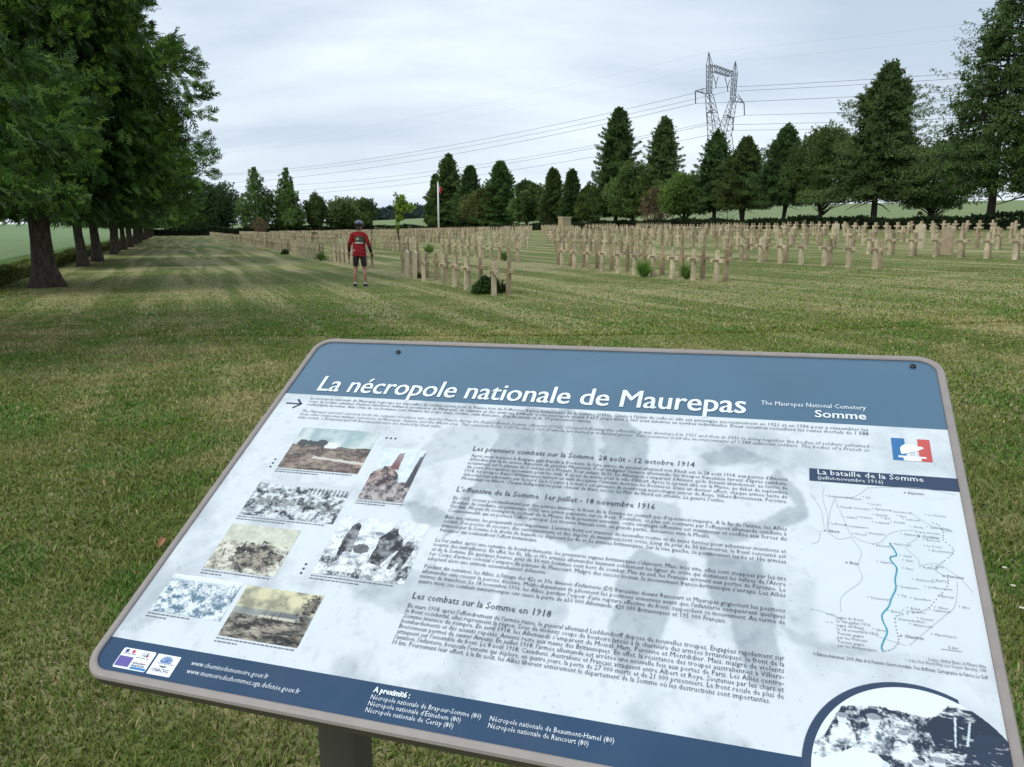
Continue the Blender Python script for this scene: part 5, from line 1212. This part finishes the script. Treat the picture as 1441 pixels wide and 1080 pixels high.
for a_, b_ in att:
    mb = MB(); mb.tube([tuple(pp(*a_) - OFF), tuple(pp(*b_) - OFF)], .13, 6); link('insulator', mb.mesh('insulator'), m_steel, pylon)
for l_, r_, b_ in (((295, 312), (342, 325), (320, 432)), ((407, 332), (452, 355), (431, 465))):
    mb = MB(); v_ = pp(b_[0], b_[1] - 35); bar(mb, pp(*l_), v_, .11); bar(mb, pp(*r_), v_, .11); bar(mb, v_, pp(*b_), .13); link('insulator', mb.mesh('insulator'), m_steel, pylon)
for lab, q, sag, rr in (('left outer arm', (127, 580), 11, .05), ('right outer arm', (591, 692), 11, .05), ('left lower arm', (238, 785), 11, .05), ('right lower arm', (484, 835), 11, .05),
                    ('left hanger under the beam', (320, 432), 11, .05), ('right hanger under the beam', (431, 465), 11, .05), ('left peak', (253, 92), 8, .010), ('right peak', (507, 178), 8, .010)):
    p0 = pp(*q); mb = MB(); pts = []
    for k in range(-16, 29):
        t = k * 15.0; L = 420.0 if t > 0 else 360.0; u = abs(t) / L; z = p0[2] - 4 * sag * (1 if t > 0 else .55) * u * (1 - u); pts.append((p0[0] + nv[0] * t, p0[1] + nv[1] * t, z))
    mb.tube([tuple(np.array(p) - p0) for p in pts], rr, 5, False)
    o = link('power_cable', mb.mesh('power_cable'), m_cable, None, tuple(p0)); tag(o, f'thin overhead cable passing through the {lab} of the pylon', 'cable', 'power line cables')
#@@PERSON
# ------------------------------------------------------------------ the cyclist, seen from behind
def skin_obj(verts, edges, radii, root=0, sub=2):
    me = bpy.data.meshes.new('s'); me.from_pydata([tuple(v) for v in verts], edges, []); o = bpy.data.objects.new('s', me); COL.objects.link(o)
    sk = o.modifiers.new('skin', 'SKIN'); sk.use_smooth_shade = True
    for i, r_ in enumerate(radii):
        d = me.skin_vertices[0].data[i]; d.radius = r_ if isinstance(r_, tuple) else (r_, r_); d.use_root = (i == root)
    if sub: sb = o.modifiers.new('sub', 'SUBSURF'); sb.levels = sub; sb.render_levels = sub
    return o
def chain(pts): return pts, [(i, i + 1) for i in range(len(pts) - 1)]
PX, PY = pg(507.5, 404.5, 0)
person = empty('person', (PX, PY, float(zg(PX, PY))), 0)
tag(person, 'cyclist seen from behind in red jersey, black shorts and helmet, standing before the graves', 'person')
J = dict(pel=(0, 0, .90), wai=(0, 0, 1.06), che=(0, .015, 1.28), nb=(0, .01, 1.44), nk=(.005, .01, 1.50), hd=(.008, .02, 1.56),
         shL=(-.17, .01, 1.415), shR=(.17, .01, 1.395), elL=(-.265, -.03, 1.14), elR=(.275, -.03, 1.13), wrL=(-.285, .02, .90), wrR=(.325, .03, .905),
         hpL=(-.09, 0, .88), hpR=(.09, 0, .88), knL=(-.120, .02, .49), knR=(.125, .03, .49), anL=(-.135, -.02, .09), anR=(.140, -.02, .09))
names = ['pel', 'wai', 'che', 'nb', 'nk', 'hd', 'shL', 'elL', 'wrL', 'shR', 'elR', 'wrR', 'hpL', 'knL', 'anL', 'hpR', 'knR', 'anR']
ix = {n: i for i, n in enumerate(names)}
vs = [J[n] for n in names]; ed = [('pel', 'wai'), ('wai', 'che'), ('che', 'nb'), ('nb', 'nk'), ('nk', 'hd'), ('nb', 'shL'), ('shL', 'elL'), ('elL', 'wrL'), ('nb', 'shR'), ('shR', 'elR'), ('elR', 'wrR'), ('pel', 'hpL'), ('hpL', 'knL'), ('knL', 'anL'), ('pel', 'hpR'), ('hpR', 'knR'), ('knR', 'anR')]
rad = dict(pel=(.168, .118), wai=(.160, .112), che=(.182, .122), nb=(.10, .08), nk=.055, hd=.058, shL=.066, shR=.066, elL=.042, elR=.042, wrL=.027, wrR=.027, hpL=.088, hpR=.088, knL=.054, knR=.054, anL=.036, anR=.036)
# calves
vs += [(-.130, -.03, .34), (.135, -.03, .34), (-.105, .0, .68), (.108, .0, .68)]; e2 = [(ix[a], ix[b]) for a, b in ed]
for a_, b_, m_ in (('knL', 'anL', 18), ('knR', 'anR', 19), ('hpL', 'knL', 20), ('hpR', 'knR', 21)): e2.remove((ix[a_], ix[b_])); e2 += [(ix[a_], m_), (m_, ix[b_])]
rads = [rad[n] for n in names] + [.056, .056, .074, .074]
parts = [skin_obj(vs, e2, rads, 0, 2)]
# head with nose, chin, ears
def head_verts():
    bm = bmesh.new(); bmesh.ops.create_uvsphere(bm, u_segments=24, v_segments=18, radius=1)
    for v in bm.verts:
        x, y, z = v.co; w = .076 * (1 - .22 * max(0, -z)); v.co = Vector((x * w, y * .098, z * .120))
        if y > .5 and z < -.3: v.co.y += .008
        if y > .85 and abs(x) < .3 and -.35 < z < .12: v.co.y += .020 * (1 - abs(x) / .3)          # nose
        if y > .75 and abs(abs(x) - .38) < .16 and abs(z - .12) < .14: v.co.y -= .008                # eye sockets
    me = bpy.data.meshes.new('h'); bm.to_mesh(me); bm.free(); o = bpy.data.objects.new('h', me); COL.objects.link(o); o.location = (.010, .025, 1.635); o.rotation_euler = (R(4), 0, R(-8)); return o
parts.append(head_verts())
for sg in (-1, 1):
    parts.append(skin_obj([(.01 + sg * .072, .02, 1.60), (.01 + sg * .083, .005, 1.625), (.01 + sg * .083, .0, 1.65)], [(0, 1), (1, 2)], [.010, .016, .012], 0, 1))
    parts.append(skin_obj([(sg * .137, -.045, .055), (sg * .140, .02, .05), (sg * .150, .12, .030), (sg * .155, .18, .025)], [(0, 1), (1, 2), (2, 3)], [.034, .036, .034, .022], 1, 1))
hands = {}
for sg, w in ((-1, 'L'), (1, 'R')):
    W = Vector(J['wr' + w]); dn = Vector((sg * .10, .12, -1)).normalized(); sd = Vector((0, 1, .12)).normalized(); nr = dn.cross(sd).normalized()
    pv, pe, pr = [W + Vector((0, 0, .03)), W + dn * .03, W + dn * .065, W + dn * .088], [(0, 1), (1, 2), (2, 3)], [(.024, .024), (.022, .030), (.020, .036), (.016, .036)]
    fing = []
    for q, (o_, l_) in enumerate(((.030, .068), (.011, .078), (-.009, .072), (-.028, .055))):
        b_ = W + dn * .085 + sd * o_; f1 = b_ + dn * l_ * .5 + nr * sg * -.004 + sd * o_ * .15; f2 = f1 + (dn * .8 - nr * sg * .5).normalized() * l_ * .32; f3 = f2 + (dn * .4 - nr * sg * .8).normalized() * l_ * .25
        fing.append(([W + dn * .07 + sd * o_ * .9, b_, f1, f2, f3], [.010, .0095, .009, .0085, .007]))
    th = W + dn * .03 + sd * .028; fing.append(([W + dn * .02 + sd * .015, th, th + (dn * .7 + sd * .7) * .030, th + (dn * .9 + sd * .45) * .055], [.013, .012, .010, .008]))
    hands[w] = (pv, pe, pr, fing)
    parts.append(skin_obj(pv, pe, pr, 0, 1))
    for fv, fr in fing: v_, e_ = chain(fv); parts.append(skin_obj(v_, e_, fr, 0, 1))
def join_remesh(objs, vox, name, smooth_it=3):
    mats = [o.matrix_basis.copy() for o in objs]
    mes = evaluated(objs); bm = bmesh.new()
    for me, mt in zip(mes, mats): me.transform(mt); bm.from_mesh(me); bpy.data.meshes.remove(me)
    me = bpy.data.meshes.new(name); bm.to_mesh(me); bm.free(); o = bpy.data.objects.new(name, me); COL.objects.link(o)
    r_ = o.modifiers.new('r', 'REMESH'); r_.mode = 'VOXEL'; r_.voxel_size = vox; r_.use_smooth_shade = True
    s_ = o.modifiers.new('s', 'SMOOTH'); s_.iterations = smooth_it; s_.factor = .5
    res = evaluated([o])[0]; res.name = name; return res
m_skin = mat('skin', (.33, .18, .12), .55, 0, .1, 12, 0, .4)
link('body', join_remesh(parts, .0055, 'body', 2), m_skin, person)
# clothes: shells grown from the body surface where each garment lies
body_me = person.children[0].data
def garment(name, keep, grow, thick=.004):
    bm = bmesh.new(); bm.from_mesh(body_me); bm.normal_update()
    bmesh.ops.delete(bm, geom=[f for f in bm.faces if not keep(f.calc_center_median())], context='FACES')
    for v in bm.verts: v.co += v.normal * grow(v.co)
    bmesh.ops.smooth_vert(bm, verts=bm.verts, factor=.5, use_axis_x=True, use_axis_y=True, use_axis_z=True)
    me = bpy.data.meshes.new(name); bm.to_mesh(me); bm.free(); o = bpy.data.objects.new(name, me); COL.objects.link(o)
    q = o.modifiers.new('t', 'SOLIDIFY'); q.thickness = thick; q.offset = -1
    res = evaluated([o])[0]; res.name = name; res.polygons.foreach_set('use_smooth', [True] * len(res.polygons)); return res
def kj(c):
    if c.z > 1.492: return False
    if abs(c.x) > .205: return c.z > .950
    return c.z > .845
jm = garment('jersey', kj, lambda c: .016 + .010 * max(0, min(1, (1.1 - c.z) / .2)) + .003 * math.sin(c.z * 60 + c.x * 20) if abs(c.x) < .22 else .011 + .003 * math.sin(c.z * 70))
n = len(jm.vertices); co = np.empty(n * 3, np.float32); jm.vertices.foreach_get('co', co); co = co.reshape(-1, 3); x, y, z = co.T
C = np.tile(np.array([.27, .012, .018]), (n, 1)); back = y < .03
dkg = back & (x > -.075 - .02 * np.sin(z * 40)) & (x < .17) & (z > 1.17) & (z < 1.37); C[dkg] = (.055, .085, .045)
arm = (np.abs(x) > .235) & (z < 1.24); C[arm] = (.15, .011, .017); C[(np.abs(x) > .24) & (z < 1.10)] = (.025, .02, .025)
C[back & ((x + .02) ** 2 + (z - 1.305) ** 2 < .035 ** 2)] = (.50, .56, .52); C[back & ((x + .02) ** 2 + (z - 1.305) ** 2 < .018 ** 2)] = (.12, .20, .16)
bandm = back & (x > -.10) & (x < .125) & (np.abs(z - 1.205) < .016) & (np.sin(x * 260) > -.75); C[bandm] = (.72, .68, .62)
C[back & (x < -.10) & (x > -.17) & (np.abs(z - 1.01 - .25 * (x + .1)) < .010)] = (.70, .66, .62)
at = jm.color_attributes.new('Col', 'FLOAT_COLOR', 'POINT'); cc4 = np.ones((n, 4), np.float32); cc4[:, :3] = C; at.data.foreach_set('color', cc4.ravel())
link('jersey', jm, vcol_mat('jersey_fabric', .75, .25, 0, 1, .12, 9), person)
link('shorts', garment('shorts', lambda c: .575 < c.z < .99 and abs(c.x) < .215, lambda c: .009), mat('black_lycra', (.012, .012, .014), .6, 0, .1, 10), person)
m_glove = mat('black_glove', (.014, .014, .016), .7); m_sock = mat('white_sock', (.62, .60, .58), .85); m_shoe = mat('black_shoe', (.018, .018, .02), .45); m_sole = mat('grey_sole', (.30, .30, .30), .6)
for sg, w in ((-1, 'L'), (1, 'R')):
    pv, pe, pr, fing = hands[w]; ob = [skin_obj(pv, pe, [tuple(a + .004 for a in t) for t in pr], 0, 1)]
    for fv, fr in fing: v_, e_ = chain(fv); ob.append(skin_obj(v_, e_, [f + .0025 for f in fr], 0, 1))
    link('glove', join_remesh(ob, .0035, 'glove', 1), m_glove, person)
    o = evaluated([skin_obj([(sg * .137, -.022, .165), (sg * .138, -.022, .11), (sg * .140, -.018, .07)], [(0, 1), (1, 2)], [.044, .041, .040], 0, 2)])[0]; link('sock', o, m_sock, person)
    o = evaluated([skin_obj([(sg * .137, -.060, .055), (sg * .138, -.02, .060), (sg * .142, .06, .050), (sg * .150, .14, .036), (sg * .155, .195, .030)], [(0, 1), (1, 2), (2, 3), (3, 4)], [(.038, .038), (.044, .044), (.044, .036), (.042, .028), (.026, .020)], 1, 2)])[0]
    sh = link('shoe', o, m_shoe, person)
    mb = MB(); mb.tube([(sg * .136, -.09, .010), (sg * .140, 0, .010), (sg * .150, .12, .010), (sg * .156, .21, .012)], [.034, .036, .038, .022], 8); me = mb.mesh('sole', True)
    for v in me.vertices: v.co.z = v.co.z * .35 + .006
    link('sole', me, m_sole, sh)
# helmet: a vented shell with white and blue stripes
bm = bmesh.new(); bmesh.ops.create_uvsphere(bm, u_segments=48, v_segments=28, radius=1)
for v in bm.verts:
    x, y, z = v.co; k = 1 + .045 * math.cos(x * 16) * max(0, z + .2); v.co = Vector((x * .122 * k, y * .155 * k, z * .112 * k if z > 0 else z * .085)); v.co.y -= .012 * max(0, -y) * (1 if z < .2 else 0)
me = bpy.data.meshes.new('helmet'); bm.to_mesh(me); bm.free(); n = len(me.vertices); C = np.zeros((n, 3))
for i, v in enumerate(me.vertices):
    s_ = math.cos(v.co.x / .110 * 16); C[i] = (.30, .32, .46) if s_ > .5 else (.012, .014, .05)
    if v.co.z < .030: C[i] = (.015, .015, .03)
    v.co = Matrix.Rotation(R(-12), 3, 'Z') @ Matrix.Rotation(R(-6), 3, 'X') @ v.co + Vector((.012, .020, 1.690))
at = me.color_attributes.new('Col', 'FLOAT_COLOR', 'POINT'); c4 = np.ones((n, 4), np.float32); c4[:, :3] = C; at.data.foreach_set('color', c4.ravel()); me.polygons.foreach_set('use_smooth', [True] * len(me.polygons))
link('helmet', me, vcol_mat('helmet_shell', .3, .5), person)
mb = MB()
for sg in (-1, 1): mb.tube([(.012 + sg * .085, .0, 1.66), (.012 + sg * .070, .03, 1.58), (.012 + sg * .02, .06, 1.525)], .006, 5)
link('strap', mb.mesh('strap'), m_glove, person)
# hair below the helmet, eyes
mb = MB(); o = evaluated([skin_obj([(.006, -.055, 1.62), (.006, -.060, 1.585), (.006, -.045, 1.555)], [(0, 1), (1, 2)], [(.055, .03), (.050, .025), (.035, .018)], 0, 2)])[0]; link('hair', o, mat('dark_grey_hair', (.05, .045, .04), .9, 0, .3, 60), person)
for sg in (-1, 1):
    bm = bmesh.new(); bmesh.ops.create_uvsphere(bm, u_segments=10, v_segments=8, radius=.010); me = bpy.data.meshes.new('eye'); bm.to_mesh(me); bm.free()
    link('eye', me, mat('eye_white', (.6, .6, .6), .3), person, (.022 + sg * .030, .112, 1.655))
# a dead leaf on the grass at the edge of the panel
x, y = pg(229, 772, 0); mb = MB()
vs_, fs_2 = [], []
for i in range(7):
    for j in range(5):
        u, v = i / 6, j / 4 - .5; w = .62 * math.sin(math.pi * min(1, u * .9 + .08)); vs_.append((u * .060 - .03, v * w * .055, .022 + .030 * (v * v * 2.2) * w - .012 * math.cos(u * 5)))
mb.add(vs_, [(i * 5 + j, i * 5 + j + 1, (i + 1) * 5 + j + 1, (i + 1) * 5 + j) for i in range(6) for j in range(4)]); me = mb.mesh('dead_leaf', True)
o = link('dead_leaf', me, mat('dry_leaf', (.36, .15, .08), .7, 0, .25, 60), None, (x, y, .020)); o.rotation_euler = (R(25), R(-20), 1.1); tag(o, 'small curled brown dead leaf lying on the grass by the panel edge', 'leaf')
# daisies in the grass to the right of the panel
m_dw = mat('daisy_petals', (.80, .80, .78), .6); m_dy = mat('daisy_centre', (.6, .42, .04), .6)
def daisy():
    mb = MB()
    for k in range(10):
        a = k * .628; c, s_ = math.cos(a), math.sin(a); mb.add([(0, 0, .046), (c * .007 - s_ * .0022, s_ * .007 + c * .0022, .048), (c * .013, s_ * .013, .047), (c * .007 + s_ * .0022, s_ * .007 - c * .0022, .048)], [(0, 1, 2, 3)])
    pe = mb.mesh('petals'); pe.materials.append(m_dw)
    mb = MB(); mb.tube([(0, 0, .0455), (0, 0, .049)], [.004, .003], 8); ce = mb.mesh('centre'); ce.materials.append(m_dy)
    mb = MB(); mb.tube([(0, 0, -.01), (.002, 0, .046)], .0012, 4); stm = mb.mesh('stem'); stm.materials.append(mat('daisy_stem', (.09, .16, .03), .7))
    return pe, ce, stm
dz = daisy()
for px, py in ((1424, 838), (1412, 812), (1436, 870)):
    x, y = pg(px, py, 0); root = empty('daisy', (x, y, float(zg(x, y))), px * .7)
    tag(root, 'tiny white daisy in the mown grass ' + ('right of the panel' if px > 800 else 'left of the panel'), 'daisy', 'daisies right of the panel' if px > 800 else 'daisies left of the panel')
    for nm, me in zip(('petals', 'centre', 'stem'), dz): link(nm, me, None, root)
